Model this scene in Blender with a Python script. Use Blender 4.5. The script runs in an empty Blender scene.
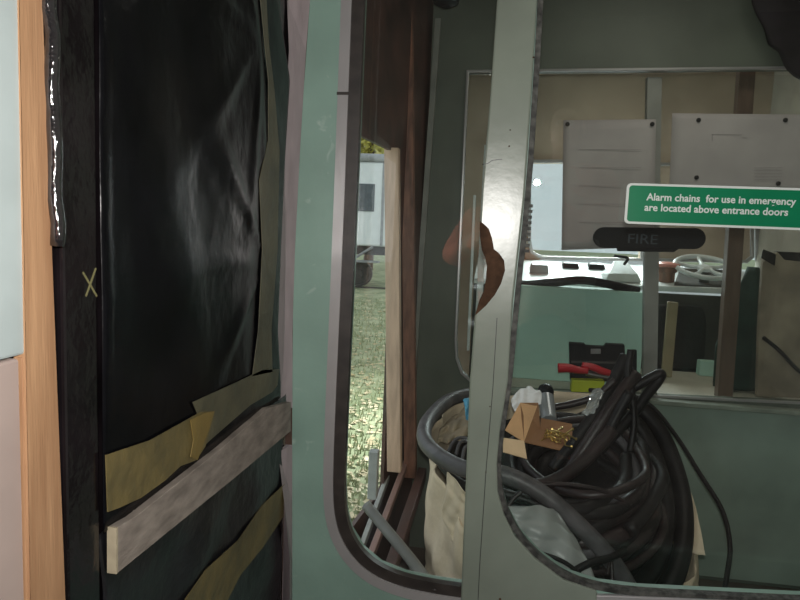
import bpy, bmesh, math, random
from mathutils import Vector, Matrix
from mathutils.geometry import tessellate_polygon
random.seed(7)
PI = math.pi
C = bpy.context.scene.collection
scn = bpy.context.scene

# ---------------------------------------------------------------- camera
F = 640.0
YAW, PITCH, ROLL = math.radians(8.0), math.radians(6.2), math.radians(2.4)
CAM = Vector((0, 0, 1.55))
_f = Vector((-math.sin(YAW)*math.cos(PITCH), math.cos(YAW)*math.cos(PITCH), -math.sin(PITCH)))
_r0 = Vector((math.cos(YAW), math.sin(YAW), 0))
_u0 = _r0.cross(_f)
_r = _r0*math.cos(ROLL) + _u0*math.sin(ROLL)
_u = _u0*math.cos(ROLL) - _r0*math.sin(ROLL)
cd = bpy.data.cameras.new('camera')
cam = bpy.data.objects.new('camera', cd)
C.objects.link(cam)
cd.sensor_width = 36; cd.lens = 36*F/800; cd.clip_start = .02; cd.clip_end = 300
m = Matrix((_r, _u, -_f)).transposed().to_4x4(); m.translation = CAM
cam.matrix_world = m
scn.camera = cam

# ---------------------------------------------------------------- world, lights, exposure
scn.view_settings.view_transform = 'Standard'
scn.view_settings.look = 'None'
scn.view_settings.gamma = 1
scn.view_settings.exposure = 0.0
w = bpy.data.worlds.new('overcast_sky'); scn.world = w; w.use_nodes = True
bg = w.node_tree.nodes['Background']
bg.inputs[0].default_value = (.86, .93, 1, 1); bg.inputs[1].default_value = .95
def area(name, loc, rot, sx, sy, power, col):
    l = bpy.data.lights.new(name, 'AREA'); l.shape = 'RECTANGLE'; l.size = sx; l.size_y = sy; l.energy = power; l.color = col
    o = bpy.data.objects.new(name, l); C.objects.link(o); o.location = loc; o.rotation_euler = rot; return o
# camera flash, held up beside the photographer's head
fl = bpy.data.lights.new('camera_flash', 'AREA'); fl.energy = 15; fl.shape = 'DISK'; fl.size = .028; fl.color = (1, .97, .93)
flo = bpy.data.objects.new('camera_flash', fl); C.objects.link(flo)
flo.location = (.0, .004, 1.60); flo.rotation_euler = (math.radians(88), 0, 0)
# daylight through the open side doorway and cab windscreens, plus two added fills
area('doorway_daylight', (-1.0, -.25, 1.75), (0, -PI/2, 0), 1.6, 1.2, 30, (.88, .95, 1))
area('compartment_fill', (.75, 2.3, 2.66), (0, 0, 0), .5, .3, 3.5, (1, .93, .82))  # added fill light, not a fixture; brightens the papers and far wall
area('cab_fill', (.9, 3.75, 2.66), (0, 0, 0), .8, .2, 3.2, (1, .9, .78))  # added fill under the cab ceiling, lifts the lining and posts
area('cab_daylight', (.9, 6.0, 2.9), (math.radians(-60), 0, 0), 2.6, 1.4, 480, (.92, .97, 1))

# ---------------------------------------------------------------- helpers
def ray(px, py):
    return (_f + _r*((px-400)/F) + _u*((300-py)/F))
class Plane:
    def __init__(s, o, u, v):
        s.o = Vector(o); s.u = Vector(u).normalized(); s.v = Vector(v).normalized(); s.n = s.u.cross(s.v)
    def hit(s, px, py):
        d = ray(px, py); return CAM + d*((s.o-CAM).dot(s.n)/d.dot(s.n))
    def uv(s, px, py):
        p = s.hit(px, py)-s.o; return (p.dot(s.u), p.dot(s.v))
    def at(s, a, b, h=0): return s.o + s.u*a + s.v*b + s.n*h
    def uvs(s, L): return [s.uv(*p) for p in L]
def YP(y): return Plane((0, y, 0), (1, 0, 0), (0, 0, 1))     # n = (0,-1,0): h>0 goes towards the camera
def U(px, py, y): return YP(y).hit(px, py)
D = 1.5; YF = 3.0; YC = 4.6
NEAR = YP(D); FARW = YP(YF); CABF = YP(YC)
SIDE = Plane((-.48, 0, 0), (0, 1, 0), (0, 0, 1))             # saloon side wall, n = (1,0,0)
_t = Vector((.117, 1, 0)).normalized()
SIDE2 = Plane((-.50, 1.5, 0), _t, (0, 0, 1))                 # tapering wall of the end compartment

def mat(name, col, rough=.6, metal=0, var=.12, scale=8, bump=0, bscale=40, spec=.5, stretch=(1, 1, 1), col2=None, coat=0):
    M = bpy.data.materials.new(name); M.use_nodes = True; nt = M.node_tree; N = nt.nodes; L = nt.links
    b = N['Principled BSDF']; b.inputs['Roughness'].default_value = rough; b.inputs['Metallic'].default_value = metal
    b.inputs['Specular IOR Level'].default_value = spec
    if coat: b.inputs['Coat Weight'].default_value = coat; b.inputs['Coat Roughness'].default_value = .08
    tc = N.new('ShaderNodeTexCoord'); mp = N.new('ShaderNodeMapping'); mp.inputs['Scale'].default_value = stretch
    L.new(tc.outputs['Object'], mp.inputs[0])
    nz = N.new('ShaderNodeTexNoise'); nz.inputs['Scale'].default_value = scale; nz.inputs['Detail'].default_value = 6
    L.new(mp.outputs[0], nz.inputs['Vector'])
    r = N.new('ShaderNodeValToRGB'); L.new(nz.outputs[0], r.inputs[0])
    c2 = col2 or tuple(max(0, c*(1-2*var)) for c in col)
    c1 = tuple(min(1, c*(1+var)) for c in col)
    r.color_ramp.elements[0].position = .32; r.color_ramp.elements[1].position = .68
    r.color_ramp.elements[0].color = (*c2, 1); r.color_ramp.elements[1].color = (*c1, 1)
    L.new(r.outputs[0], b.inputs['Base Color'])
    if bump:
        n2 = N.new('ShaderNodeTexNoise'); n2.inputs['Scale'].default_value = bscale; n2.inputs['Detail'].default_value = 4
        L.new(mp.outputs[0], n2.inputs['Vector'])
        bp = N.new('ShaderNodeBump'); bp.inputs['Strength'].default_value = bump; bp.inputs['Distance'].default_value = .01
        L.new(n2.outputs[0], bp.inputs['Height']); L.new(bp.outputs[0], b.inputs['Normal'])
    return M
def glass(name, dust=.03, dcol=(.5, .48, .45), f0=.045, rough=.0):
    M = bpy.data.materials.new(name); M.use_nodes = True; nt = M.node_tree; N = nt.nodes; L = nt.links
    N.remove(N['Principled BSDF']); out = N['Material Output']
    tr = N.new('ShaderNodeBsdfTransparent'); tr.inputs[0].default_value = (.95, .97, .96, 1)
    gl = N.new('ShaderNodeBsdfGlossy'); gl.inputs['Roughness'].default_value = rough
    df = N.new('ShaderNodeBsdfDiffuse'); df.inputs[0].default_value = (*dcol, 1)
    lw = N.new('ShaderNodeLayerWeight'); lw.inputs[0].default_value = .5
    pw = N.new('ShaderNodeMath'); pw.operation = 'POWER'; pw.inputs[1].default_value = 5; L.new(lw.outputs['Facing'], pw.inputs[0])
    ma = N.new('ShaderNodeMath'); ma.operation = 'MULTIPLY_ADD'; ma.inputs[1].default_value = .95; ma.inputs[2].default_value = f0; L.new(pw.outputs[0], ma.inputs[0])
    tc = N.new('ShaderNodeTexCoord'); nz = N.new('ShaderNodeTexNoise'); nz.inputs['Scale'].default_value = 5; nz.inputs['Detail'].default_value = 8
    L.new(tc.outputs['Object'], nz.inputs['Vector'])
    mr = N.new('ShaderNodeMapRange'); mr.inputs[1].default_value = .35; mr.inputs[2].default_value = .75; mr.inputs[3].default_value = dust*.4; mr.inputs[4].default_value = dust*1.8
    L.new(nz.outputs[0], mr.inputs[0])
    m1 = N.new('ShaderNodeMixShader'); L.new(mr.outputs[0], m1.inputs[0]); L.new(tr.outputs[0], m1.inputs[1]); L.new(df.outputs[0], m1.inputs[2])
    m2 = N.new('ShaderNodeMixShader'); L.new(ma.outputs[0], m2.inputs[0]); L.new(m1.outputs[0], m2.inputs[1]); L.new(gl.outputs[0], m2.inputs[2])
    L.new(m2.outputs[0], out.inputs['Surface'])
    return M

def link(name, bm, material, parent=None, smooth=False, bevel=0, kind=None):
    me = bpy.data.meshes.new(name)
    bmesh.ops.recalc_face_normals(bm, faces=bm.faces[:])
    bm.to_mesh(me); bm.free()
    if isinstance(material, (list, tuple)):
        for x in material: me.materials.append(x)
    else: me.materials.append(material)
    if smooth: me.polygons.foreach_set('use_smooth', [True]*len(me.polygons))
    o = bpy.data.objects.new(name, me); C.objects.link(o)
    # put the origin at the mesh's own base centre
    if me.vertices:
        xs = [v.co.x for v in me.vertices]; ys = [v.co.y for v in me.vertices]; zs = [v.co.z for v in me.vertices]
        c = Vector(((min(xs)+max(xs))/2, (min(ys)+max(ys))/2, min(zs)))
        if parent is None:
            me.transform(Matrix.Translation(-c)); o.location = c
    if parent is not None:
        o.parent = parent; o.matrix_parent_inverse = Matrix.Translation(-parent.location) if parent.parent is None else Matrix.Translation(-WL(parent))
    if bevel:
        b = o.modifiers.new('bevel', 'BEVEL'); b.width = bevel; b.segments = 2; b.limit_method = 'ANGLE'; b.angle_limit = math.radians(50)
    if kind: o['kind'] = kind
    return o
def WL(o):      # world location of a child whose own mesh is already in world coordinates: its parent inverse cancels out
    return Vector((0, 0, 0))
def tag(o, label, cat, group=None, kind=None):
    o['label'] = label; o['category'] = cat
    if group: o['group'] = group
    if kind: o['kind'] = kind
    return o
def struct(name, bm, M, bevel=0, label=None, **k):
    o = link(name, bm, M, None, bevel=bevel, **k); o['kind'] = 'structure'
    if label: o['label'] = label
    return o
def empty(name, loc, label=None, cat=None, group=None):
    o = bpy.data.objects.new(name, None); C.objects.link(o); o.location = loc; o.empty_display_size = .05
    if label: tag(o, label, cat, group)
    return o

def plate(P, outer, holes=(), h0=0, h1=.01, bm=None):
    """solid plate: 2D polygons in plane P, from height h0 to h1 along its normal"""
    bm = bm or bmesh.new(); loops = [outer]+list(holes)
    flat = [p for l in loops for p in l]
    tris = tessellate_polygon([[Vector((a, b, 0)) for a, b in l] for l in loops])
    A = [bm.verts.new(P.at(a, b, h0)) for a, b in flat]; B = [bm.verts.new(P.at(a, b, h1)) for a, b in flat]
    for t in tris:
        try: bm.faces.new([A[i] for i in t]); bm.faces.new([B[i] for i in reversed(t)])
        except ValueError: pass
    k = 0
    for l in loops:
        n = len(l)
        for i in range(n):
            j = (i+1) % n
            try: bm.faces.new([A[k+i], A[k+j], B[k+j], B[k+i]])
            except ValueError: pass
        k += n
    bmesh.ops.dissolve_limit(bm, angle_limit=.001, verts=bm.verts[:], edges=bm.edges[:])
    return bm
def rect(P, x0, y0, x1, y1, pad=0):
    return P.uvs([(x0, y0), (x1, y0), (x1, y1), (x0, y1)])
def offs(L, d):
    """offset a polygon outward by d (any winding)"""
    n = len(L); A = sum(L[i][0]*L[(i+1) % n][1]-L[(i+1) % n][0]*L[i][1] for i in range(n)); s = 1 if A > 0 else -1
    out = []
    for i in range(n):
        p, q, r = Vector(L[i-1]), Vector(L[i]), Vector(L[(i+1) % n])
        a = (q-p).normalized(); b = (r-q).normalized()
        na = Vector((a.y, -a.x))*s; nb = Vector((b.y, -b.x))*s
        nn = (na+nb); nn.normalize(); k = 1/max(.5, nn.dot(na)); out.append(tuple(q+nn*d*k))
    return out
def chaikin(L, n=2, closed=True):
    for _ in range(n):
        o = []
        rng = range(len(L)) if closed else range(len(L)-1)
        if not closed: o.append(L[0])
        for i in rng:
            p, q = L[i], L[(i+1) % len(L)]
            o.append(tuple(a*.75+b*.25 for a, b in zip(p, q))); o.append(tuple(a*.25+b*.75 for a, b in zip(p, q)))
        if not closed: o.append(L[-1])
        L = o
    return L
def box(x0, x1, y0, y1, z0, z1, bm=None, M=None):
    bm = bm or bmesh.new(); g = bmesh.ops.create_cube(bm, size=1)
    T = Matrix.Translation(((x0+x1)/2, (y0+y1)/2, (z0+z1)/2)) @ Matrix.Diagonal((x1-x0, y1-y0, z1-z0, 1))
    if M: T = M @ T
    bmesh.ops.transform(bm, matrix=T, verts=g['verts']); return bm
def cr(pts, n=8, closed=False):
    P = [Vector(p) for p in pts]; out = []; N = len(P)
    for i in range(N if closed else N-1):
        a = P[(i-1) % N] if closed or i else P[0]*2-P[1]; b = P[i]; c = P[(i+1) % N]
        d = P[(i+2) % N] if closed or i+2 < N else P[-1]*2-P[-2]
        for k in range(n):
            t = k/n; out.append(.5*((2*b)+(c-a)*t+(2*a-5*b+4*c-d)*t*t+(3*b-a-3*c+d)*t**3))
    if not closed: out.append(P[-1])
    return out
def tube(pts, r, seg=10, closed=False, bm=None, n=8, rib=0, smooth=True):
    bm = bm or bmesh.new(); P = cr(pts, n, closed) if smooth else [Vector(p) for p in pts]; N = len(P)
    rings = []; up = Vector((0, 0, 1)); prev = None
    for i in range(N):
        a = P[i-1] if (i or closed) else P[0]; b = P[(i+1) % N] if (i < N-1 or closed) else P[-1]
        t = (b-a).normalized()
        if prev is None: prev = up.cross(t) if abs(t.dot(up)) < .95 else Vector((1, 0, 0)).cross(t)
        x = (prev-t*prev.dot(t)).normalized(); y = t.cross(x); prev = x
        rr = (r(i/(N-1)) if callable(r) else r)*(1+(rib if i % 2 else 0))
        rings.append([bm.verts.new(P[i]+(x*math.cos(2*PI*k/seg)+y*math.sin(2*PI*k/seg))*rr) for k in range(seg)])
    for i in range(N if closed else N-1):
        A, B = rings[i], rings[(i+1) % N]
        for k in range(seg): bm.faces.new([A[k], A[(k+1) % seg], B[(k+1) % seg], B[k]])
    if not closed: bm.faces.new(rings[0]); bm.faces.new(rings[-1][::-1])
    return bm
def lathe(c, prof, axis=(0, 0, 1), seg=24, bm=None):
    """prof: (radius, height) list around axis from point c"""
    bm = bm or bmesh.new(); q = Vector((0, 0, 1)).rotation_difference(Vector(axis)).to_matrix(); c = Vector(c); R = []
    for r, h in prof: R.append([bm.verts.new(c+q @ Vector((max(r, 1e-4)*math.cos(2*PI*k/seg), max(r, 1e-4)*math.sin(2*PI*k/seg), h))) for k in range(seg)])
    for A, B in zip(R, R[1:]):
        for k in range(seg): bm.faces.new([A[k], A[(k+1) % seg], B[(k+1) % seg], B[k]])
    bm.faces.new(R[0]); bm.faces.new(R[-1][::-1]); return bm
def grid(fn, nu, nv, bm=None, closed=False):
    bm = bm or bmesh.new(); V = [[bm.verts.new(fn(i/(nu if closed else nu-1), j/(nv-1))) for j in range(nv)] for i in range(nu)]
    for i in range(nu if closed else nu-1):
        for j in range(nv-1): bm.faces.new([V[i][j], V[(i+1) % nu][j], V[(i+1) % nu][j+1], V[i][j+1]])
    return bm
def solid(o, t, off=0):
    s = o.modifiers.new('thickness', 'SOLIDIFY'); s.thickness = t; s.offset = off; return o

# ---------------------------------------------------------------- materials
m_green = mat('mint_paint', (0.215, 0.329, 0.277), .42, var=.07, scale=5, bump=.05, bscale=60)
_n = m_green.node_tree; _b = _n.nodes['Principled BSDF']; _src = _b.inputs['Base Color'].links[0].from_socket
_t = _n.nodes.new('ShaderNodeTexNoise'); _t.inputs['Scale'].default_value = 22; _t.inputs['Detail'].default_value = 5; _t.inputs['Distortion'].default_value = .6
_c = _n.nodes.new('ShaderNodeTexCoord'); _n.links.new(_c.outputs['Object'], _t.inputs['Vector'])
_m = _n.nodes.new('ShaderNodeMapRange'); _m.inputs[1].default_value = .66; _m.inputs[2].default_value = .76; _m.inputs[4].default_value = .55; _n.links.new(_t.outputs[0], _m.inputs[0])
_x = _n.nodes.new('ShaderNodeMix'); _x.data_type = 'RGBA'; _n.links.new(_m.outputs[0], _x.inputs[0]); _n.links.new(_src, _x.inputs[6]); _x.inputs[7].default_value = (.42, .50, .46, 1); _n.links.new(_x.outputs[2], _b.inputs['Base Color'])
m_post = mat('grey_green_gloss_paint', (0.200, 0.229, 0.189), .28, var=.07, scale=6, bump=.04, bscale=30)
m_alu = mat('aluminium_trim', (0.444, 0.433, 0.433), .3, metal=.45, var=.04, scale=9)
m_gasket = mat('dark_rubber_gasket', (0.033, 0.027, 0.024), .45, var=.2, scale=30)
m_gasket2 = mat('weathered_gasket', (0.063, 0.063, 0.056), .7, var=.4, scale=60, bump=.4, bscale=90)
m_black = mat('black_gloss_paint', (.008, .006, .007), .16, var=.3, scale=9, bump=.35, bscale=16, spec=.6)
m_poly = mat('black_polythene', (.003, .003, .004), .27, var=.3, scale=10, bump=.3, bscale=14, spec=.18)
m_polyu = mat('black_polythene_lower', (.010, .010, .012), .35, var=.3, scale=10, bump=.8, bscale=14, spec=.5)
m_tape = mat('masking_tape', (0.135, 0.103, 0.038), .5, var=.18, scale=14, bump=.35, bscale=30, col2=(0.089, 0.074, 0.033))
m_tape2 = mat('dirty_masking_tape', (0.088, 0.080, 0.047), .5, var=.2, scale=12, bump=.4, bscale=25, col2=(0.059, 0.058, 0.037))
m_wood = mat('pine_timber', (0.370, 0.215, 0.115), .6, var=.14, scale=6, stretch=(10, 10, .8), bump=.1, bscale=30, col2=(0.281, 0.148, 0.074))
m_batten = mat('grey_batten', (0.252, 0.215, 0.185), .7, var=.15, scale=9, stretch=(6, 2, 6), bump=.15, bscale=40, col2=(0.155, 0.130, 0.111))
m_endgrain = mat('pale_end_grain', (0.370, 0.318, 0.222), .7, var=.1, scale=40)
m_pink = mat('primer_painted_wood', (0.340, 0.285, 0.296), .65, var=.07, scale=9, stretch=(4, 4, 1), bump=.1)
m_frame = mat('cool_white_paint', (0.385, 0.444, 0.444), .4, var=.06, scale=9)
m_white = mat('white_gloss_paint', (.82, .86, .85), .3, var=.03, scale=6)
m_cream = mat('cream_paint', (.55, .52, .45), .6, var=.05)
m_pinkwall = mat('pinkish_painted_board', (0.355, 0.281, 0.252), .6, var=.05)
m_red = mat('dark_red_brown_paint', (.085, .038, .03), .5, var=.25, scale=7, col2=(.04, .022, .018))
m_redl = mat('red_brown_timber', (.24, .11, .07), .5, var=.25, scale=9, stretch=(5, 5, 1))
m_dkgreen = mat('dark_grey_green_panel', (.125, .145, .115), .55, var=.12, scale=3)
m_lowgreen = mat('dull_green_panel', (.33, .42, .36), .5, var=.1, scale=4, bump=.03)
m_mint = mat('pale_mint_panel', (.56, .82, .72), .75, var=.04, scale=3)
m_hose = mat('black_rubber_hose', (.008, .007, .0075), .5, spec=.3, var=.25, scale=20, bump=.2, bscale=50)
m_hoseg = mat('dusty_grey_hose', (.105, .10, .105), .45, var=.25, scale=18, bump=.15, bscale=60)
m_hoseb = mat('brown_black_hose', (.026, .015, .015), .45, var=.3, scale=20, bump=.2)
m_bag = mat('cream_woven_bag', (.80, .66, .48), .8, var=.07, scale=12, bump=.5, bscale=22)
m_baglin = mat('grey_plastic_liner', (.34, .36, .35), .4, var=.1, scale=5, bump=.5, bscale=10)
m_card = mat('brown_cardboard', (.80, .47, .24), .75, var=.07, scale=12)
m_cardi = mat('pale_cardboard_inside', (.88, .62, .38), .75, var=.05)
m_paper = mat('white_paper', (.92, .90, .90), .7, var=.03)
m_oldpaper = mat('old_printed_paper', (.47, .44, .43), .75, var=.07, scale=5)
m_ink = mat('faded_ink', (.37, .345, .34), .8, var=.1)
m_dot = mat('dark_pin', (.02, .02, .02), .4)
m_signg = mat('sign_green', (0.000, 0.170, 0.072), .35, var=.04)
m_signw = mat('sign_white', (0.612, 0.646, 0.612), .4, var=.02)
m_brown = mat('bare_rusty_board', (.065, .034, .019), .85, spec=.2, var=.25, scale=30, bump=.4, bscale=60)
m_orange = mat('orange_fabric', (.72, .12, .035), .7, var=.1, scale=9, bump=.3, bscale=12)
m_refl = mat('silver_reflective_tape', (.7, .7, .68), .35, metal=.3)
m_darkcloth = mat('black_cloth', (.012, .009, .012), .85, var=.3, scale=12, bump=.4, bscale=20)
m_greencloth = mat('dark_green_cloth', (.018, .045, .035), .85, var=.25, scale=10, bump=.4)
m_tan = mat('stained_tan_board', (.42, .34, .25), .8, var=.2, scale=5, bump=.4, bscale=12, col2=(.2, .155, .115))
m_steel = mat('brushed_steel', (.5, .5, .5), .3, metal=.9, var=.1)
m_redp = mat('red_plastic', (.55, .02, .03), .35, var=.08)
m_yel = mat('yellow_green_plastic', (.52, .60, .03), .45, var=.06)
m_blk = mat('black_plastic', (.007, .008, .010), .5, var=.2, spec=.25)
m_brass = mat('brass_screws', (.75, .55, .2), .3, metal=.9, var=.2)
m_blue = mat('blue_plastic_film', (.12, .42, .62), .4, var=.1)
m_beige = mat('beige_shelf', (.66, .60, .50), .5, var=.08, scale=6)
m_brownpost = mat('brown_varnished_wood', (.17, .105, .08), .4, var=.15, scale=8, stretch=(4, 4, .6))
m_cabwall = mat('cab_lining_reflection_tan', (.55, .44, .34), .7, var=.1, scale=3)  # tan put into the wall colour for the saloon reflected in the glass
m_cabdark = mat('dark_cab_panel', (.07, .065, .058), .6, var=.2, scale=5)
m_floor = mat('brown_lino', (.10, .075, .06), .6, var=.15, scale=6)
m_ceil = mat('tan_ceiling', (.34, .29, .23), .7, var=.04)
m_glass = glass('dusty_window_glass', .009, f0=.04)
m_glass2 = glass('clear_window_glass', .008)
m_skin = mat('skin', (.55, .33, .24), .5, var=.06)
m_hair = mat('dark_hair', (.03, .022, .018), .6, var=.3, scale=40, bump=.5)
m_clear = glass('clear_plastic_film', .30, (.8, .82, .82), .12, .15)

# ---------------------------------------------------------------- structure
XL, XR, YB, ZC = -.48, 1.75, -2.4, 2.75
ZP = Plane((0, 0, 0), (1, 0, 0), (0, 1, 0))
FP = [(-.60, YB), (2.1, YB), (2.1, YC+.1), (-.37, YC+.1), (-.345, 3.03), (-.52, 1.53), (-.60, 1.53)]
struct('floor', plate(ZP, FP, (), -.08, 0), m_floor)
struct('ceiling', plate(ZP, FP, (), ZC, ZC+.06), m_ceil)
# saloon side wall with the doorway by the camera
DX0, DX1 = -.70, .545
struct('wall_left', plate(SIDE, [(YB, 0), (1.5, 0), (1.5, ZC), (YB, ZC)], [[(DX0, .02), (DX1, .02), (DX1, 1.93), (DX0, 1.93)]], -.10, -.006), m_black)
bm = plate(Plane((XR, 0, 0), (0, -1, 0), (0, 0, 1)), [(-YC, 0), (-YB, 0), (-YB, ZC), (-YC, ZC)], (), -.06, 0)
struct('wall_right', bm, m_cream)
struct('wall_back', box(-.6, XR, YB-.06, YB, 0, ZC), mat('brown_veneer', (.16, .11, .075), .5, var=.15, scale=4))
# glazed partition in front of the camera
LOP = [(367, -90), (364, 0), (360, 100), (354, 250), (347, 400), (344, 480), (345, 510), (350, 531), (362, 551), (380, 566), (405, 576), (435, 582), (462, 586)]
PLE = [(466, 480), (470, 380), (475, 314), (482, 298), (487, 285), (489, 270), (488, 258), (484, 252), (482, 240), (480, 224), (482, 190), (490, 100), (497, 0), (502, -90)]
LOPEN = NEAR.uvs(LOP+PLE)
ROP = [(546, -90), (543, 0), (537, 100), (530, 200), (519, 300), (512, 380), (504, 430), (500, 462), (502, 490), (508, 510), (520, 533), (540, 555), (568, 575), (600, 585), (640, 590), (720, 594), (800, 598), (1000, 606)]
b_ = NEAR.uvs(ROP); ztop = b_[0][1]
ROPEN = b_+[(b_[-1][0], ztop)]
xl = -.452
struct('wall_partition', plate(NEAR, [(-.454, 0), (XR, 0), (XR, ZC), (-.44, ZC)]+NEAR.uvs([(310, 0), (303, 100), (297, 200), (293, 300), (292, 450), (292, 600)]), [LOPEN, ROPEN], -.03, 0), m_green, label='mint green painted partition around the two windows')
# left window: silver frame and dark gasket
L2 = NEAR.uvs(LOP)
def openring(P, L, d0, d1, h0, h1):
    """strip that follows an open 2D line, between offsets d0 and d1 to its left-hand side"""
    out = []; inn = []
    for i, p in enumerate(L):
        p = Vector(p); a = Vector(L[max(0, i-1)]); b = Vector(L[min(len(L)-1, i+1)]); t = (b-a).normalized(); n = Vector((t.y, -t.x))
        out.append(tuple(p+n*d1)); inn.append(tuple(p+n*d0))
    return plate(P, inn+out[::-1], (), h0, h1)
Ls = chaikin(L2, 2, False)
wl = struct('window_1', openring(NEAR, Ls, .026, .051, -.002, .012), m_alu, bevel=.004, label='rounded aluminium frame of the left-hand window')
g = link('gasket', openring(NEAR, Ls, -.002, .027, -.012, .008), m_gasket, wl, bevel=.004); g['label'] = 'dark brown rubber gasket'
jb = plate(NEAR, NEAR.uvs([(338, 93), (351, 93), (351, 96), (338, 96)]), (), .0118, .0128)
link('frame_joint', jb, m_gasket, wl)
c = NEAR.hit(435, 588); link('screw', lathe(c+Vector((0, -.012, 0)), [(.005, 0), (.005, .002), (.003, .003)], (0, -1, 0), 14), m_gasket, wl)
GL = NEAR.uvs([(330, -90), (325, 620), (468, 620), (500, -90)])
# glass panes (solid slabs)
gp = link('pane', plate(NEAR, [(-.375, .68), (-.016, .68), (-.016, ztop), (-.375, ztop)], (), -.016, -.012), m_glass, wl)
# window post between the two panes
pe = NEAR.uvs(PLE); pl = [NEAR.uv(461, 600)]+pe
pr = NEAR.uvs([(541, -90), (537, 0), (531, 100), (524, 200), (513, 300), (508, 380), (500, 430), (497, 462), (498, 490), (504, 512), (515, 534), (535, 556), (563, 577), (596, 588), (597, 600)])
post = struct('trim_1', plate(NEAR, pl+pr, (), -.001, .014), m_post, bevel=.005, label='grey-green gloss painted post between the windows')
gv = openring(NEAR, NEAR.uvs([(497, 317), (493, 385), (486, 470), (480, 560), (478, 600)]), -.0008, .0008, .0135, .0146)
link('panel_joint', gv, m_dot, post)
for (px, py, r) in [(500, 596, .004), (533, 59, .0022), (510, 131, .002), (509, 147, .0024), (490, 405, .002), (486, 470, .002)]:
    c = NEAR.hit(px, py); link('chip', lathe(c+Vector((0, -.0135, 0)), [(r, 0), (r*.6, .0012)], (0, -1, 0), 8), m_brown, post)
ck = openring(NEAR, NEAR.uvs([(482, 165), (488, 164), (492, 161), (499, 160), (502, 160)]), -.0007, .001, .0135, .0145)
link('crack', ck, m_dot, post)
CR1 = [(480, 221), (484, 224), (489, 229), (492, 238), (494, 249), (499, 253), (504, 260), (505, 270), (501, 283), (495, 294), (486, 305), (475, 315)]
CR2 = [(479, 301), (484, 290), (486, 278), (487, 266), (485, 257), (482, 250), (480, 236)]
o = link('bare_patch', plate(NEAR, NEAR.uvs(CR1+CR2), (), .005, .0158), m_brown, post, bevel=.001); o['label'] = 'brown crescent where the post edge is broken away'
# right window: weathered gasket, teeth
wr = struct('window_2', openring(NEAR, chaikin(NEAR.uvs(ROP), 2, False), -.001, .0115, -.012, .009), m_gasket2, bevel=.002, label='weathered dark gasket of the right-hand window')
# this pane sits a few degrees out of true in its frame
PN = Plane((.45, D+.055, 1.60), (1, math.tan(math.radians(-3.5)), 0), (0, math.tan(math.radians(-3.7)), 1))
PN = Plane(PN.o, PN.u, (PN.v-PN.u*PN.v.dot(PN.u)))
link('pane', plate(PN, [(-.41, -.93), (.85, -.93), (.85, ztop-1.60), (-.41, ztop-1.60)], (), -.002, .002), m_glass, wr)
for i in range(9):
    c = NEAR.hit(529-i*.45, 206+i*5.6)
    link('gasket_tooth', box(c.x-.002, c.x+.008, D-.0125, D-.006, c.z-.0035, c.z+.0035), m_gasket2, wr)
struct('trim_2', plate(NEAR, NEAR.uvs([(462, 590), (612, 593), (1000, 609), (1000, 640), (458, 625)]), (), 0, .012), m_alu, bevel=.003, label='aluminium sill strip under the right-hand window')

# ---------------------------------------------------------------- left wall build-up
# pale primer wood strip by the partition
def sp(L, h0, h1): return plate(SIDE, SIDE.uvs(L), (), h0, h1)
def jamb(Lf, Rt, label):
    """strip between two edges given as photo points; its left side is chamfered back to the wall"""
    pts = [U(*p) for p in Lf]+[U(*p) for p in Rt[::-1]]; bm = bmesh.new(); V = [bm.verts.new(p) for p in pts]; W = []
    for i, p in enumerate(pts):
        d = p-CAM
        if i < len(Lf): q = CAM+d*((-.4835)/d.x); W.append(bm.verts.new((q.x, min(q.y, 1.4990), q.z)))
        else: W.append(bm.verts.new((-.4835, p.y, p.z)))
    n = len(Lf)
    for k in range(n-1):
        a, b, c, d = k, k+1, len(pts)-2-k, len(pts)-1-k
        bm.faces.new([V[a], V[b], V[c], V[d]]); bm.faces.new([W[a], W[b], W[c], W[d]]); bm.faces.new([V[a], V[b], W[b], W[a]]); bm.faces.new([V[c], V[d], W[d], W[c]])
    bm.faces.new([V[0], V[-1], W[-1], W[0]]); bm.faces.new([V[n-1], V[n], W[n], W[n-1]])
    return tag(link('door_jamb', bm, m_pink), label, 'door jamb')
jamb([(290, -120, 1.44), (287, 0, 1.44), (289, 50, 1.44), (286, 110, 1.44), (284, 160, 1.44), (279, 250, 1.44), (276, 330, 1.44), (278, 404, 1.44)],
     [(315, -120, 1.498), (310, 0, 1.498), (306, 50, 1.498), (302.5, 110, 1.498), (299.5, 160, 1.498), (295, 250, 1.498), (292.5, 330, 1.498), (292.5, 408, 1.498)],
     'pale pinkish primed wooden strip between black sheeting and green partition')
jamb([(278, 452, 1.44), (284, 500, 1.44), (290, 560, 1.44), (289, 640, 1.44)], [(292.3, 445, 1.498), (292.3, 500, 1.498), (292.3, 560, 1.498), (292.3, 640, 1.498)],
     'short lower piece of pale primed wood beneath the end of the grey batten')
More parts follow.
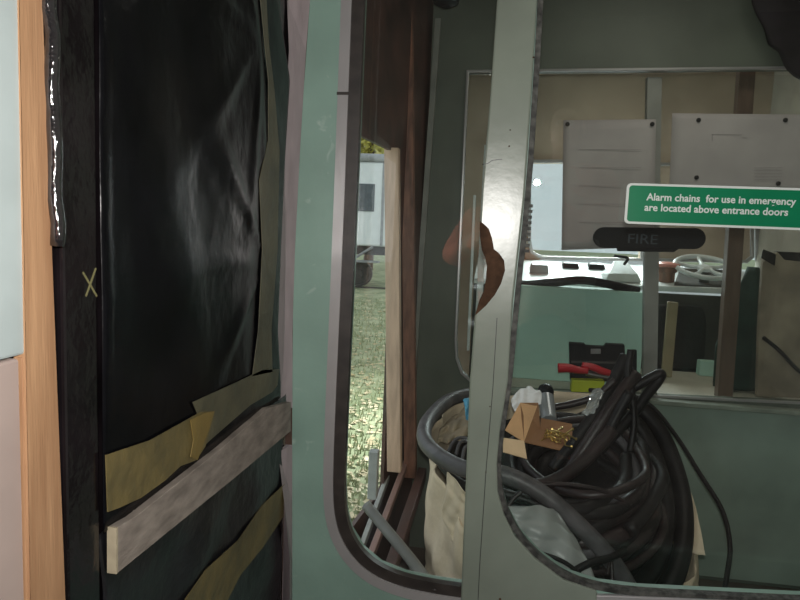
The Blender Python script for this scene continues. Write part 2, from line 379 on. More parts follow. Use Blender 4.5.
# black glossy door post
bp = empty('door_post', SIDE.at(.68, 0), 'black gloss painted door post beside the bare pine stud', 'post')
a0 = SIDE.uv(60, 200)[0]; a1 = SIDE.uv(93, 300)[0]
link('post_body', plate(SIDE, [(a0-.005, 0), (a1+.002, 0), (a1+.002, ZC-.001), (a0-.005, ZC-.001)], (), -.006, .006), m_black, bp, bevel=.004)
SB = Plane((-.467, 0, 0), (0, 1, 0), (0, 0, 1)); qa, qb = SB.hit(57, 246), SB.hit(50, 0); qc = qa+(qb-qa)*((ZC-.01-qa.z)/(qb.z-qa.z))
mb = tube([qa.lerp(qc, k/50)+Vector((.0015*math.sin(k*1.7), .0012*math.sin(k*2.3), 0)) for k in range(51)], .008, 14, n=2)
o = link('gloss_bead', mb, mat('wet_black_gloss', (.012, .011, .012), .12, bump=.5, bscale=50, spec=.9, coat=1), bp, smooth=True); o['label'] = 'rounded glossy bead ending halfway down'
for i, (A, B) in enumerate([((78, 272), (92, 296)), ((91, 268), (81, 296))]):
    pa, pb = SIDE.uv(*A), SIDE.uv(*B); d = Vector((pb[0]-pa[0], pb[1]-pa[1])).normalized(); n = Vector((-d.y, d.x))*.0012
    L = [(pa[0]+n.x, pa[1]+n.y), (pb[0]+n.x, pb[1]+n.y), (pb[0]-n.x, pb[1]-n.y), (pa[0]-n.x, pa[1]-n.y)]
    o = link('chalk_cross', plate(SIDE, L, (), .0055, .0068), mat('yellow_chalk', (.13, .12, .05), .9), bp) if i == 0 else link('chalk_cross', plate(SIDE, L, (), .0055, .0069), bpy.data.materials['yellow_chalk'], bp)
# black polythene, wrinkled
A0 = a1+.003
def edge_x(z):   # wavy right-hand edge of the sheet
    T = [(2.75, 1.40), (SIDE.uv(272, 0)[1], SIDE.uv(274, 0)[0]), (SIDE.uv(287, 80)[1], SIDE.uv(286, 80)[0]), (SIDE.uv(283, 160)[1], SIDE.uv(281, 160)[0]), (SIDE.uv(279, 250)[1], SIDE.uv(277, 250)[0]),
         (SIDE.uv(275, 330)[1], SIDE.uv(274, 330)[0]), (SIDE.uv(278, 385)[1], SIDE.uv(277, 385)[0]), (0, 1.42)]
    for (z1, x1), (z2, x2) in zip(T, T[1:]):
        if z <= z1 and z >= z2: return x2+(x1-x2)*(z-z2)/(z1-z2+1e-9)
    return 1.4
ZB = 1.15
def sheet(u, v):
    z = ZB+(ZC-.03-ZB)*v; x1 = edge_x(z); a = A0+(x1-A0)*u
    e = min(1, (1-u)*3.2)*min(1, u*8+.2)*min(1, max(.1, (v*(ZC-.03-ZB)-.10+.12*u)*7))
    k = SIDE.uv(262, 265)
    dx, dz = a-k[0], z-k[1]; r = math.hypot(dx, dz*1.0)+.02; th = math.atan2(dz, -dx)
    h = .007*max(0, math.sin(th*9+1.5*math.sin(3*r)))**3*math.exp(-r*2.0)*min(1, r*6)
    h += .0022*math.sin(a*17+3.3*z+2*math.sin(4*z)) + .0018*math.sin(9*z+22*a*1.3)
    k2 = SIDE.uv(255, 40); dx, dz = a-k2[0], z-k2[1]; r2 = math.hypot(dx, dz)+.02; h += .007*max(0, math.sin(math.atan2(dz, -dx)*8+1))**4*math.exp(-r2*3)*min(1, r2*6)
    h += .007*math.exp(-((a-A0-.012)/.007)**2)*(1+.35*math.sin(41*z)+.3*math.sin(97*z))
    return SIDE.at(a, z, .006+max(-.004, h*e+.003))
sh = tag(solid(link('polythene_sheet', grid(sheet, 90, 110), m_poly, smooth=True), .0008), 'black polythene sheet taped over the doorway above the grey batten', 'plastic sheet')
def sheet2(u, v):
    z = .02+(ZB-.005-.02)*v; a = A0+(1.46-A0)*u
    h = .003*math.sin(a*25+14*z)+.003*math.sin(33*z-12*a+2*math.sin(9*a))
    return SIDE.at(a, z, .001+max(-.004, h+.001))
sh2 = tag(solid(link('polythene_sheet', grid(sheet2, 70, 60), m_polyu, smooth=True), .0008), 'crinkled black polythene sheet below the grey batten', 'plastic sheet')
# tapes
def tape(name, L, h, M, label, rough=.002):
    Pt = Plane((-.48+h, 0, 0), (0, 1, 0), (0, 0, 1)); bm = plate(Pt, Pt.uvs(L), (), 0, .0012); return tag(link(name, bm, M), label, 'tape')
T0 = tape('masking_tape', [(105, 455), (150, 440), (200, 412), (214, 411), (211, 425), (205, 446), (196, 460), (180, 466), (165, 480), (140, 498), (118, 508), (107, 512)], .0135, m_tape, 'yellow masking tape strip with folded end at lower left of the black sheet')
FT = Plane((-.463, 0, 0), (0, 1, 0), (0, 0, 1))
o = link('folded_end', plate(FT, FT.uvs([(190, 420), (204, 413), (214, 411), (209, 428), (203, 444), (197, 460), (190, 457), (193, 440)]), (), 0, .0012), mat('bright_tape', (.20, .14, .04), .5, var=.1, bump=.2), T0); o['label'] = 'brighter yellow folded-over end'
tape('masking_tape', [(192, 402), (230, 385), (262, 370), (279, 369), (277, 385), (272, 392), (250, 405), (228, 424), (203, 446), (213, 415), (198, 416)], .0125, m_tape2, 'grey-stained masking tape strip at lower right corner of the black sheet')
tape('masking_tape', [(256, -40), (264, -40), (268, 40), (274, 90), (279, 150), (277, 250), (271, 330), (272, 372), (252, 376), (258, 330), (262, 250), (259, 180), (268, 140), (268, 80)], .0125, m_tape2, 'long vertical dirty tape strip down the right edge of the black sheet')
tape('masking_tape', [(180, 606), (205, 570), (238, 540), (262, 505), (284, 484), (286, 512), (262, 548), (240, 575), (222, 610)], .008, m_tape, 'diagonal masking tape strip on the lower black sheet')
# grey batten with pale cut end, standing 3 cm proud
PB = Plane((-.458, 0, 0), (0, 1, 0), (0, 0, 1))
T1 = PB.uvs([(118, 527), (135, 517), (222, 448), (268, 408), (291, 402)]); T2 = PB.uvs([(291, 431), (230, 482), (118, 573)])
ba = tag(link('batten', plate(PB, T1+T2, (), -.0135, 0), m_batten, bevel=.001), 'rough grey wooden batten nailed across the black sheeting', 'batten')
e, f2 = T1[0], T2[-1]
link('cut_end', plate(PB, [(e[0]-.003, e[1]), (e[0]+.0003, e[1]), (f2[0]+.0003, f2[1]), (f2[0]-.003, f2[1])], (), -.0135, -.0001), m_endgrain, ba)
# pine stud near the camera
sa = SIDE.uv(66, 300)[0]
u0, u1 = SIDE.uv(20, 100)[0]-.012, SIDE.uv(54, 300)[0]-.008
SS = Plane((-.470, 0, 0), (0, 1, 0), (0, 0, 1))
Ra, Rb = SS.uv(43, 0), SS.uv(66, 600)
def line_a(p, q, z): return p[0]+(q[0]-p[0])*(z-p[1])/(q[1]-p[1])
La, Lb = SS.uv(20, 0), SS.uv(26, 330)
st = tag(link('pine_stud', plate(SS, [(line_a(La, Lb, .01), .01), (line_a(Ra, Rb, .01), .01), (line_a(Ra, Rb, ZC-.01), ZC-.01), (line_a(La, Lb, ZC-.01), ZC-.01)], (), -.014, 0), m_wood, bevel=.0015), 'bare orange pine stud at the left edge beside the black post', 'stud')
ZT = SS.uv(10, 362)[1]
La2, Lb2 = SS.uv(14, 362), SS.uv(34, 600)
fr = tag(link('door_frame', plate(SIDE, [(DX1-.02, ZT+.003), (.606, ZT+.003), (.606, ZC-.01), (DX1-.02, ZC-.01)], (), -.10, .007), m_frame, bevel=.003), 'white glossy door frame edge beside the pine stud at far left', 'door frame')
brd = tag(link('painted_board', plate(SIDE, [(DX1-.12, .01), (.586, .01), (.586, ZT), (DX1-.12, ZT)], (), -.05, .004), m_pinkwall, bevel=.003), 'pale pinkish board below the white frame at far left', 'board')

pk = tag(link('packing_strip', plate(SS, [(.5875, .01), (line_a(La, Lb, .01)-.001, .01), (line_a(La, Lb, ZT)-.001, ZT), (.5935, ZT)], (), -.014, -.004), m_wood, bevel=.001), 'narrow pine packing strip left of the lower half of the bare stud', 'strip')

# ---------------------------------------------------------------- end compartment behind the partition
YS = 1.53
ew = SIDE2.uvs([(336, 150), (384, 136), (377, 512), (320, 590)])
e0 = .42; e1 = ew[1][0]+.01
WZ0, WZ1 = .51, SIDE2.uv(370, 140)[1]
struct('wall_side', plate(SIDE2, [(.03, 0), (1.51, 0), (1.51, ZC), (.03, ZC)], [[(.25, WZ0), (.99, WZ0), (.99, WZ1), (.25, WZ1)]], -.015, 0), m_red, label='dark red-brown tapering side wall with a tall window opening')
def PV(px, py, y): return U(px, py, y)
def upright(name, xa, ya, xb, yb, w0, y, dep, M, label, cat, wpx=None, group=None, lo=None, hi=None):
    """a straight upright board whose near face passes through two photo points at depth y"""
    A, B = U(xa, ya, y), U(xb, yb, y); d = (B-A)/(B.z-A.z)
    z0 = 0.02 if lo is None else lo; z1 = ZC-.01 if hi is None else hi
    P0 = A+d*(z0-A.z); P1 = A+d*(z1-A.z); P = YP(y)
    bm = plate(P, [(P0.x, z0), (P0.x+w0, z0), (P1.x+w0, z1), (P1.x, z1)], (), -dep, 0)
    return tag(link(name, bm, M, bevel=.002), label, cat, group)
zst = U(390, 472, 2.40).z
upright('window_stud', 384, 145, 387, 470, .054, 2.40, .05, m_wood if 0 else mat('tan_timber', (.62, .44, .32), .6, var=.12, scale=6, stretch=(8, 8, 1)), 'tan bare timber upright standing beside the outside window', 'stud', lo=zst, hi=WZ1+.01)
upright('cover_strip', 401, 150, 404, 460, .05, 2.62, .05, m_redl, 'red-brown timber strip right of the tan upright', 'strip', lo=.50)
upright('corner_moulding', 435, 20, 409, 390, .026, 2.93, .03, mat('grey_moulding', (.24, .25, .22), .5), 'slim grey corner moulding where side wall meets far wall', 'moulding', lo=.02, hi=U(440, 18, 2.93).z)
# sloping sill timbers below the outside window
def beam(name, A, B, w, h, M, label, cat):
    A, B = Vector(A), Vector(B); t = (B-A).normalized(); s = t.cross(Vector((0, 0, 1))).normalized(); up = s.cross(t)
    bm = bmesh.new(); V = [bm.verts.new(p+s*a+up*b) for p in (A, B) for a, b in ((0, 0), (w, 0), (w, h), (0, h))]
    for f in ((0, 1, 2, 3), (7, 6, 5, 4), (0, 4, 5, 1), (1, 5, 6, 2), (2, 6, 7, 3), (3, 7, 4, 0)): bm.faces.new([V[i] for i in f])
    return tag(link(name, bm, M, bevel=.003), label, cat)
beam('window_sill', U(352, 570, 1.95), U(392, 462, 2.75), .018, .03, mat('pale_sill_paint', (.42, .43, .40), .5), 'pale painted sill along the foot of the outside window', 'sill')
beam('sill_rail', U(362, 574, 1.90), U(405, 462, 2.70), .022, .03, mat('pink_brown_paint', (.33, .20, .17), .5), 'pinkish brown timber rail just inside the pale sill', 'rail')
beam('skirting_rail', U(382, 585, 1.87), U(418, 478, 2.62), .035, .05, m_red, 'dark red skirting rail beside the cream bag', 'rail')
# grey tube lying against the sill
tag(link('grey_pipe', tube([U(366, 505, 2.0), U(385, 528, 1.95), U(408, 556, 1.88), U(428, 582, 1.82)], .018, 14), mat('grey_plastic_pipe', (.22, .22, .21), .4), smooth=True), 'grey plastic pipe leaning behind the left window', 'pipe')
tag(link('sill_post', box(U(367, 500, 2.22).x, U(376, 500, 2.22).x, 2.22, 2.26, U(372, 500, 2.22).z, U(372, 452, 2.22).z), mat('pale_grey_paint', (.4, .42, .42), .4), bevel=.003), 'short pale grey block on the outside window sill', 'block')
# far wall with its window
FO = FARW.uvs([(469, 73), (457, 340), (458, 358), (463, 372), (473, 381), (490, 385), (510, 388), (800, 402)])
xr = 1.62
FO = FO[:-1]+[(xr, FO[-1][1]+.01), (xr, FARW.uv(800, 68)[1])]
zl = FO[0][1]
struct('wall_far', plate(FARW, [(-.335, 0), (XR, 0), (XR, ZC), (-.335, ZC)], [FO], -.03, 0), m_dkgreen, label='dull grey-green far wall with wide window')
tag(link('lower_panel', plate(FARW, [(.12, .02), (XR-.02, .02), (XR-.02, FARW.uv(800, 408)[1]), (.12, FARW.uv(510, 394)[1])], (), .001, .012), m_lowgreen, bevel=.003), 'dull green flush panel under the far window ledge', 'panel')
FOs = chaikin(FO[:8], 1, False)
wf = struct('window_3', plate(FARW, offs(FO, .012), [FO], -.005, .012), m_alu, bevel=.003, label='thin silver frame of the far window')
link('pane', plate(FARW, [(FO[0][0]-.005, FO[7][1]-.1), (xr+.01, FO[7][1]-.1), (xr+.01, zl+.005), (FO[0][0]-.005, zl+.005)], (), -.018, -.014), m_glass2, wf)
# window ledge
zle = U(640, 399, YF-.06).z
struct('trim_3', box(.10, XR-.01, YF-.07, YF-.0125, zle-.02, zle), mat('ledge_paint', (.26, .30, .25), .45), bevel=.003, label='grey-green ledge under the far window')
# mullion
upright('window_mullion', 645, 250, 643, 393, .062, 3.035, .04, mat('grey_mullion_paint', (.42, .39, .37), .5), 'grey upright mullion to the right of the pale mint panel', 'mullion', lo=FO[6][1]+.005, hi=zl-.002)
# inner frame seen through the left window
for xa, ya, xb, yb, ww, lo, hi, yy in ((484, 150, 472, 380, .03, FO[3][1]-.02, U(487, 145, 3.05).z, 3.05), (473, 205, 467, 345, .012, U(466, 350, 3.05).z, U(468, 195, 3.05).z, 3.05)):
    A, B = U(xa, ya, yy), U(xb, yb, yy); d = (B-A)/(B.z-A.z); P0 = A+d*(lo-A.z); P1 = A+d*(hi-A.z)
    o = link('sliding_light_frame', plate(YP(yy), [(P0.x, lo), (P0.x+ww, lo), (P1.x+ww, hi), (P1.x, hi)], (), -.02, .012), m_white, wf, bevel=.002); o['label'] = 'bright white upright strip'

# pinned sheets of paper on the far window
def sheet_of_paper(L, label, pins, marks=()):
    uv = FARW.uvs(L); n = 14
    def fn(u, v):
        a = Vector(uv[0]).lerp(Vector(uv[1]), u).lerp(Vector(uv[3]).lerp(Vector(uv[2]), u), v)
        return FARW.at(a.x, a.y, .0165+.0035*math.sin(5*u+2*v)*math.sin(PI*v)+.002)
    p = tag(solid(link('paper_sheet', grid(fn, n, n), m_oldpaper, smooth=True), .0006), label, 'paper', None)
    for i, (x, y) in enumerate(pins):
        c = FARW.hit(x, y); k = tag(link('drawing_pin', lathe((c.x, YF-.0225, c.z), [(.010, 0), (.009, .004), (.005, .007)], (0, -1, 0), 14), m_dot), '', 'pin'); PINS.append((k, (x, y)))
    for a, b, c_, d in marks:
        link('printed_line', plate(FARW, rect(FARW, a, b, c_, d), (), .0222, .0226), m_ink, p)
    return p
PINS = []
sheet_of_paper([(563, 121), (655, 120), (653, 247), (561, 250)], 'blank grey paper sheet pinned left of the mullion', [(567, 125), (651, 125)], [(578, y, 640, y+.7) for y in range(150, 225, 18)])
sheet_of_paper([(671, 114), (860, 116), (862, 192), (668, 190)], 'wide grey paper sheet pinned right of the mullion', [(697, 121), (783, 121), (695, 178), (776, 184)], [(710, 135, 740, 136), (710, 135, 711, 142), (740, 138, 745, 139)]+[(752, 168+i*3, 780, 168.6+i*3) for i in range(5)])
PL = ['dark round pin in upper left corner of the left paper', 'dark round pin in upper right corner of the left paper', 'dark pin at the top edge of the wide paper, left one', 'dark pin at the top edge of the wide paper, right one',
      'dark pin low on the wide paper above the sign, left one', 'dark pin low on the wide paper above the sign, right one']
for (k, _), l in zip(PINS, PL): k['label'] = l; k['group'] = 'drawing pins on the papers'
# black capsule plate
cx0, cx1 = FARW.uv(592, 237), FARW.uv(703, 239); r_ = .046
def capsule(c0, c1, r):
    L = []
    for k in range(13): t = PI/2+PI*k/12; L.append((c0[0]+r+r*math.cos(t), c0[1]+r*math.sin(t)))
    for k in range(13): t = -PI/2+PI*k/12; L.append((c1[0]-r+r*math.cos(t), c1[1]+r*math.sin(t)))
    return L
cp = tag(link('capsule_plate', plate(FARW, capsule(cx0, cx1, r_), (), .024, .040), m_blk, bevel=.006), 'black capsule-shaped plate below the left paper', 'plate')
link('back_plate', plate(FARW, FARW.uvs([(612, 232), (690, 232), (681, 246), (672, 252), (616, 251)]), (), .0235, .034), m_blk, cp, bevel=.003)
def text(s, P, a, b, width, h, M, parent, name='lettering', shear=0, bold=.012, sx=1, depth=.0004, height=None):
    cu = bpy.data.curves.new('t', 'FONT'); cu.body = s; cu.size = 1; cu.offset = bold; cu.extrude = .01; cu.shear = shear; cu.resolution_u = 3
    t = bpy.data.objects.new('t', cu); C.objects.link(t); bpy.context.view_layer.update()
    dg = bpy.context.evaluated_depsgraph_get(); me = bpy.data.meshes.new_from_object(t.evaluated_get(dg)); bpy.data.objects.remove(t)
    bm = bmesh.new(); bm.from_mesh(me); xs = [v.co.x for v in bm.verts]; ys = [v.co.y for v in bm.verts]; W = max(xs)-min(xs); x0 = min(xs); k = width/W
    ky = k if height is None else height/.69
    for v in bm.verts: v.co = P.at(a+(v.co.x-x0)*k, b+v.co.y*ky, h+v.co.z*depth/.01)
    return link(name, bm, M, parent)
c0 = FARW.uv(626, 243)
text('FIRE', FARW, c0[0], c0[1], .125, .0405, mat('dim_lettering', (.045, .06, .075), .5), cp, bold=.0, height=.042)

# ---------------------------------------------------------------- sign on the near window
SG = [NEAR.uv(626.5, 183), NEAR.uv(822, 184), NEAR.uv(822, 228), NEAR.uv(626.5, 222.5)]
sx0 = NEAR.uv(626.5, 200)[0]; sx1 = NEAR.uv(820, 200)[0]; sz1 = NEAR.uv(640, 183)[1]; sz0 = NEAR.uv(640, 224)[1]
def rrect(x0, z0, x1, z1, r, n=6):
    L = []
    for cx, cz, t0 in ((x1-r, z1-r, 0), (x0+r, z1-r, PI/2), (x0+r, z0+r, PI), (x1-r, z0+r, 1.5*PI)):
        for k in range(n+1): t = t0+PI/2*k/n; L.append((cx+r*math.cos(t), cz+r*math.sin(t)))
    return L
sg = tag(link('sign_board', plate(NEAR, rrect(sx0, sz0, sx1, sz1, .010), (), -.0115, -.0075), m_signw, bevel=.0008), 'green notice with white border and white lettering about alarm chains', 'sign')
link('green_field', plate(NEAR, rrect(sx0+.0055, sz0+.005, sx1-.0055, sz1-.005, .007), (), -.0078, -.0072), m_signg, sg)
b1 = NEAR.uv(647, 199.5); e1_ = NEAR.uv(797.5, 203); b2 = NEAR.uv(645, 210); e2_ = NEAR.uv(789.5, 213.5)
text('Alarm chains  for use in emergency', NEAR, b1[0], b1[1]-.001, e1_[0]-b1[0], -.0071, m_signw, sg, bold=.02, height=.0155)
text('are located above entrance doors', NEAR, b2[0], b2[1]-.001, e2_[0]-b2[0], -.0071, m_signw, sg, bold=.02, height=.0155)

# ---------------------------------------------------------------- cab beyond the far window
# cab front wall with windscreens
W1 = CABF.uvs([(531, 163), (531, 180), (531, 240), (533, 251), (542, 256), (600, 257.5), (640, 258), (640, 163)])
W2 = CABF.uvs([(652, 166), (652, 258), (745, 260), (750, 256), (750, 166)])
W3 = CABF.uvs([(474, 130), (462, 370), (500, 375), (522, 130)])
W2r = CABF.uvs([(758, 166), (758, 258), (840, 262), (840, 166)])
cw = struct('wall_cab', plate(CABF, [(-.36, 0), (XR+.35, 0), (XR+.35, ZC), (-.36, ZC)], [W1, W2, W2r], -.05, 0), m_cabwall)
for i, W in enumerate((W1, W2, W2r)):
    o = struct('window_%d' % (4+i), plate(CABF, offs(W, .022), [W], -.002, .02), m_alu, bevel=.004, label=['silver frame of the left cab windscreen', 'silver frame of the middle cab windscreen', 'silver frame of the right cab windscreen'][i])
    xs = [p[0] for p in W]; zs = [p[1] for p in W]
    link('pane', plate(CABF, [(min(xs)-.01, min(zs)-.01), (max(xs)+.01, min(zs)-.01), (max(xs)+.01, max(zs)+.01), (min(xs)-.01, max(zs)+.01)], (), -.03, -.025), m_glass2, o)
struct('wall_cab_side', box(-.36, -.33, 3.03, YC, 0, ZC), m_cabdark)
# console
def hexa(P8):
    bm = bmesh.new(); V = [bm.verts.new(p) for p in P8]
    for f in ((0, 1, 2, 3), (7, 6, 5, 4), (0, 4, 5, 1), (1, 5, 6, 2), (2, 6, 7, 3), (3, 7, 4, 0)): bm.faces.new([V[i] for i in f])
    return bm
za, zb2 = U(580, 284, 3.85).z, U(580, 262, 4.56).z
con = empty('driving_desk', (.7, 4.2, 0), 'white sloping driving desk under the cab windscreens', 'desk')
link('desk_top', hexa([(-.1, 3.85, za-.03), (XR-.02, 3.85, za-.03+.02), (XR-.02, 4.58, zb2-.03), (-.1, 4.58, zb2-.03), (-.1, 3.85, za), (XR-.02, 3.85, za+.02), (XR-.02, 4.58, zb2), (-.1, 4.58, zb2)]), m_white, con, bevel=.004)
link('desk_front', box(-.1, XR-.02, 3.88, 3.92, .02, za-.032), m_cabdark, con, bevel=.004)
def deskz(x, y): return za+(zb2-za)*(y-3.85)/.73+.02*(x+.1)/(XR+.08)
def ondesk(px, y): return U(px, 272, y).x
for (px, y, wd, hh, M, lab) in [(570, 4.3, .11, .03, m_blk, 'low black instrument box at the left of the white desk'), (596, 4.3, .11, .03, m_blk, 'low black instrument box second from the left of the white desk'),
                              (539, 4.1, .12, .05, mat('grey_enamel', (.3, .31, .31), .4), 'grey angular instrument housing at the far left of the white desk')]:
    x = ondesk(px, y); z = deskz(x, y)+.001
    t = tag(link('instrument_box', hexa([(x-wd/2, y-.04, z-.004), (x+wd/2, y-.04, z-.004), (x+wd/2, y+.05, z+.02), (x-wd/2, y+.05, z+.02), (x-wd/2+.01, y-.03, z+hh), (x+wd/2-.01, y-.03, z+hh), (x+wd/2-.01, y+.04, z+hh+.01), (x-wd/2+.01, y+.04, z+hh+.01)]), M, bevel=.004), lab, 'instrument', 'instrument boxes on the desk')
x = ondesk(620, 4.0); z = deskz(x, 4.0)
cb = tag(link('controller_box', hexa([(x-.10, 3.90, z-.01), (x+.11, 3.90, z-.01), (x+.11, 4.1, z+.02), (x-.10, 4.1, z+.02), (x-.08, 3.93, z+.035), (x+.09, 3.93, z+.04), (x+.05, 4.08, z+.11), (x-.02, 4.08, z+.11)]), mat('pale_grey_enamel', (.55, .58, .56), .35), bevel=.006), 'pale grey controller box on the desk left of the mullion', 'controller')
link('handle', tube([(x+.02, 4.0, z+.09), (x+.03, 3.97, z+.13), (x-.05, 3.95, z+.14)], .009, 8), m_blk, cb, smooth=True)
tag(link('instrument_tray', hexa([(x_, y_, deskz(x_, y_)+h_) for h_ in (.0005, .006) for x_, y_ in ((U(674, 275, 3.9).x, 3.88), (U(736, 275, 3.9).x, 3.88), (U(733, 268, 4.4).x, 4.4), (U(680, 268, 4.4).x, 4.4))]), m_cabdark), 'dark tray let into the white desk beneath the handwheel', 'tray')
# handwheel, tilted towards the driver
hy = 3.97; hc = U(705, 267, hy); R = .163
dz = deskz(hc.x, hy); TH = math.radians(20)
def hwp(x, y, z=0): return (hc.x+x, hc.y+y*math.cos(TH)-z*math.sin(TH), hc.z+y*math.sin(TH)+z*math.cos(TH))
hw = empty('brake_handwheel', (hc.x, hc.y, dz), 'white spoked brake handwheel on the desk in front of the cab windscreen', 'handwheel')
link('rim', tube([hwp(R*math.cos(t), R*math.sin(t)) for t in [2*PI*k/24 for k in range(24)]], .014, 10, closed=True, n=3), m_white, hw, smooth=True)
for k in range(5):
    t = 2*PI*k/5+.3
    link('spoke', tube([hwp(.03*math.cos(t), .03*math.sin(t), -.004), hwp(.08*math.cos(t), .08*math.sin(t), -.01), hwp(R*math.cos(t), R*math.sin(t), 0)], .0115, 8, n=4), m_white, hw, smooth=True)
link('hub', lathe(hwp(0, 0, -.02), [(.03, 0), (.042, .004), (.042, .022), (.02, .03)], (0, -math.sin(TH), math.cos(TH))), m_white, hw)
link('column', lathe((hc.x, hc.y, dz-.012), [(.05, 0), (.05, .014), (.028, .018), (.028, max(.03, hc.z-dz))]), m_cabdark, hw)
# red brake valve
vx = U(667, 262, 4.0); dz = deskz(vx.x, 4.0)-.004
bv = empty('brake_valve', (vx.x, 4.0, dz), 'small red and white brake valve just right of the mullion', 'valve')
link('valve_body', lathe((vx.x, 4.0, dz-.005), [(.05, 0), (.05, .06), (.06, .065), (.06, .09)]), m_redl, bv)
link('valve_cap', lathe((vx.x, 4.0, dz+.086), [(.03, 0), (.075, .004), (.075, .02), (.05, .03), (.012, .034)]), mat('pink_red_enamel', (.75, .30, .24), .3), bv)
# mint cupboard standing on the shelf behind the ledge
zsh = U(660, 397, YF+.04).z
tag(link('beige_shelf', box(.02, XR-.01, YF+.031, 3.70, zsh-.03, zsh), m_beige, bevel=.003), 'beige painted shelf behind the far window', 'shelf')
x0 = U(512, 330, 3.22).x; x1 = U(644, 330, 3.22).x; zt0 = U(515, 285, 3.22).z; zt1 = U(640, 293, 3.22).z
mp = tag(link('mint_cupboard', hexa([(x0, 3.22, zsh+.001), (x1, 3.22, zsh+.001), (x1, 3.40, zsh+.001), (x0, 3.40, zsh+.001), (x0, 3.22, zt0), (x1, 3.22, zt1), (x1, 3.40, zt1), (x0, 3.40, zt0)]), m_mint, bevel=.003), 'pale mint green flat cupboard behind the black case', 'cupboard')
bm = tube([(x0+.01, 3.30, zt0-.01), (.5*(x0+x1)-.1, 3.30, zt0+.02), (.5*(x0+x1)+.05, 3.30, zt0+.035), (x1-.02, 3.30, zt1+.002)], .022, 10)
tag(link('rolled_cloth', bm, m_darkcloth, smooth=True), 'dark roll of cloth along the top of the mint cupboard', 'cloth')
# brown post
upright('timber_post', 729, 232, 718, 393, .066, 3.10, .05, m_brownpost, 'slim brown varnished post right of the white handwheel', 'post', lo=zsh+.001, hi=ZC-.001)
# seat
sx = U(688, 340, 3.55)
se = empty('driver_seat', (sx.x, 3.6, 0), 'dark high-backed driver seat behind the beige shelf', 'seat')
def back(u, v):
    t = 2*PI*u; rx = .155*(1-.35*v**3)*(1-.0*v); ry = .05
    return Vector((sx.x+.0+rx*abs(math.cos(t))**.6*math.copysign(1, math.cos(t)), 3.76+ry*abs(math.sin(t))**.6*math.copysign(1, math.sin(t)), .85+(U(688, 306, 3.76).z-.85)*math.sin(v*PI/2)))
bm = grid(back, 32, 14, closed=True); bmesh.ops.holes_fill(bm, edges=bm.edges)
link('backrest', bm, m_darkcloth, se, smooth=True)
link('seat_cushion', box(sx.x-.2, sx.x+.2, 3.72, 3.87, .75, .84), m_darkcloth, se, bevel=.02)
link('pedestal', lathe((sx.x, 3.8, .0), [(.06, 0), (.06, .02), (.035, .04), (.035, .75)]), m_cabdark, se)
# small pieces in the dark between mullion and post
yy = 3.45
def small(name, px0, py0, px1, py1, y, d, M, label, cat, **k):
    a, b = U(px0, py0, y), U(px1, py1, y)
    return tag(link(name, box(a.x, b.x, y, y+d, min(a.z, b.z), max(a.z, b.z)), M, bevel=.004, **k), label, cat)
small('wooden_lath', 669, 290, 673, 366, 3.5, .02, mat('pale_wood_lath', (.42, .33, .20), .6), 'thin pale wooden lath leaning up behind the mullion', 'lath').location.z = zsh+.001
small('green_tin', 703, 334, 718, 350, 3.6, .06, m_mint, 'small pale green tin behind the brown post', 'tin').location.z = zsh+.001
# dark green coat and stained board at the right
def coat(u, v):
    t = 2*PI*u; w0 = [(0, .10), (.35, .12), (.6, .085), (.85, .05), (1, .02)]
    for (a, p), (b, q) in zip(w0, w0[1:]):
        if a <= v <= b: r = p+(q-p)*(v-a)/(b-a); break
    r *= 1+.12*math.sin(5*t+4*v)
    lean = U(743, 392, 3.22).lerp(U(760, 268, 3.22), v)
    return Vector((lean.x+r*math.cos(t), 3.30+.05*math.sin(t), lean.z))
bm = grid(coat, 40, 24, closed=True); bmesh.ops.holes_fill(bm, edges=bm.edges)
co = tag(link('hanging_coat', bm, m_greencloth, smooth=True), 'dark green coat hanging right of the brown post', 'coat')
sp_ = YP(3.16)
tb = tag(link('stained_board', plate(sp_, [(p[0], max(p[1], zsh+.001)) for p in sp_.uvs([(757, 396), (759, 330), (763, 262), (778, 252), (785, 260), (860, 268), (870, 402)])], (), -.03, 0), m_tan, bevel=.004), 'stained tan board standing at the right edge behind the far window', 'board')
link('cable', tube([sp_.hit(762, 337)+Vector((0, -.012, 0)), sp_.hit(778, 350)+Vector((0, -.014, 0)), sp_.hit(800, 372)+Vector((0, -.014, 0)), sp_.hit(830, 385)+Vector((0, -.014, 0))], .009, 8), m_blk, tb, smooth=True)
tag(link('black_clip', hexa([U(761, 258, 3.13), U(775, 266, 3.13), U(775, 266, 3.18), U(761, 258, 3.18), U(763, 249, 3.13), U(776, 254, 3.13), U(776, 254, 3.18), U(763, 249, 3.18)]), m_blk, bevel=.004), 'black bracket on top of the stained tan board', 'bracket')
tag(link('black_rail', box(U(776, 258, 3.21).x, XR-.03, 3.21, 3.24, U(790, 262, 3.21).z, U(790, 252, 3.21).z), m_blk, bevel=.004), 'black horizontal rail behind the top of the stained board', 'rail')
# black rippled sheet at top right
def ripple(u, v):
    L = [U(748, -30, 2.9), U(752, 8, 2.9), U(763, 30, 2.9), U(768, 45, 2.9), U(782, 52, 2.9), U(790, 66, 2.9), U(802, 76, 2.9), U(830, 84, 2.9)]
    k = v*(len(L)-1); i = min(int(k), len(L)-2); a = L[i].lerp(L[i+1], k-i)
    xr_ = a.x+(1.35-a.x)*u
    return Vector((xr_, 2.9+.02*math.sin(22*xr_)+.012*math.sin(9*a.z), a.z-.03*math.sin(3*u)*v*0))
g = tag(solid(link('rippled_sheet', grid(ripple, 24, 24), m_darkcloth, smooth=True), .03), 'black rippled sheet at the top right corner behind the window', 'jacket')
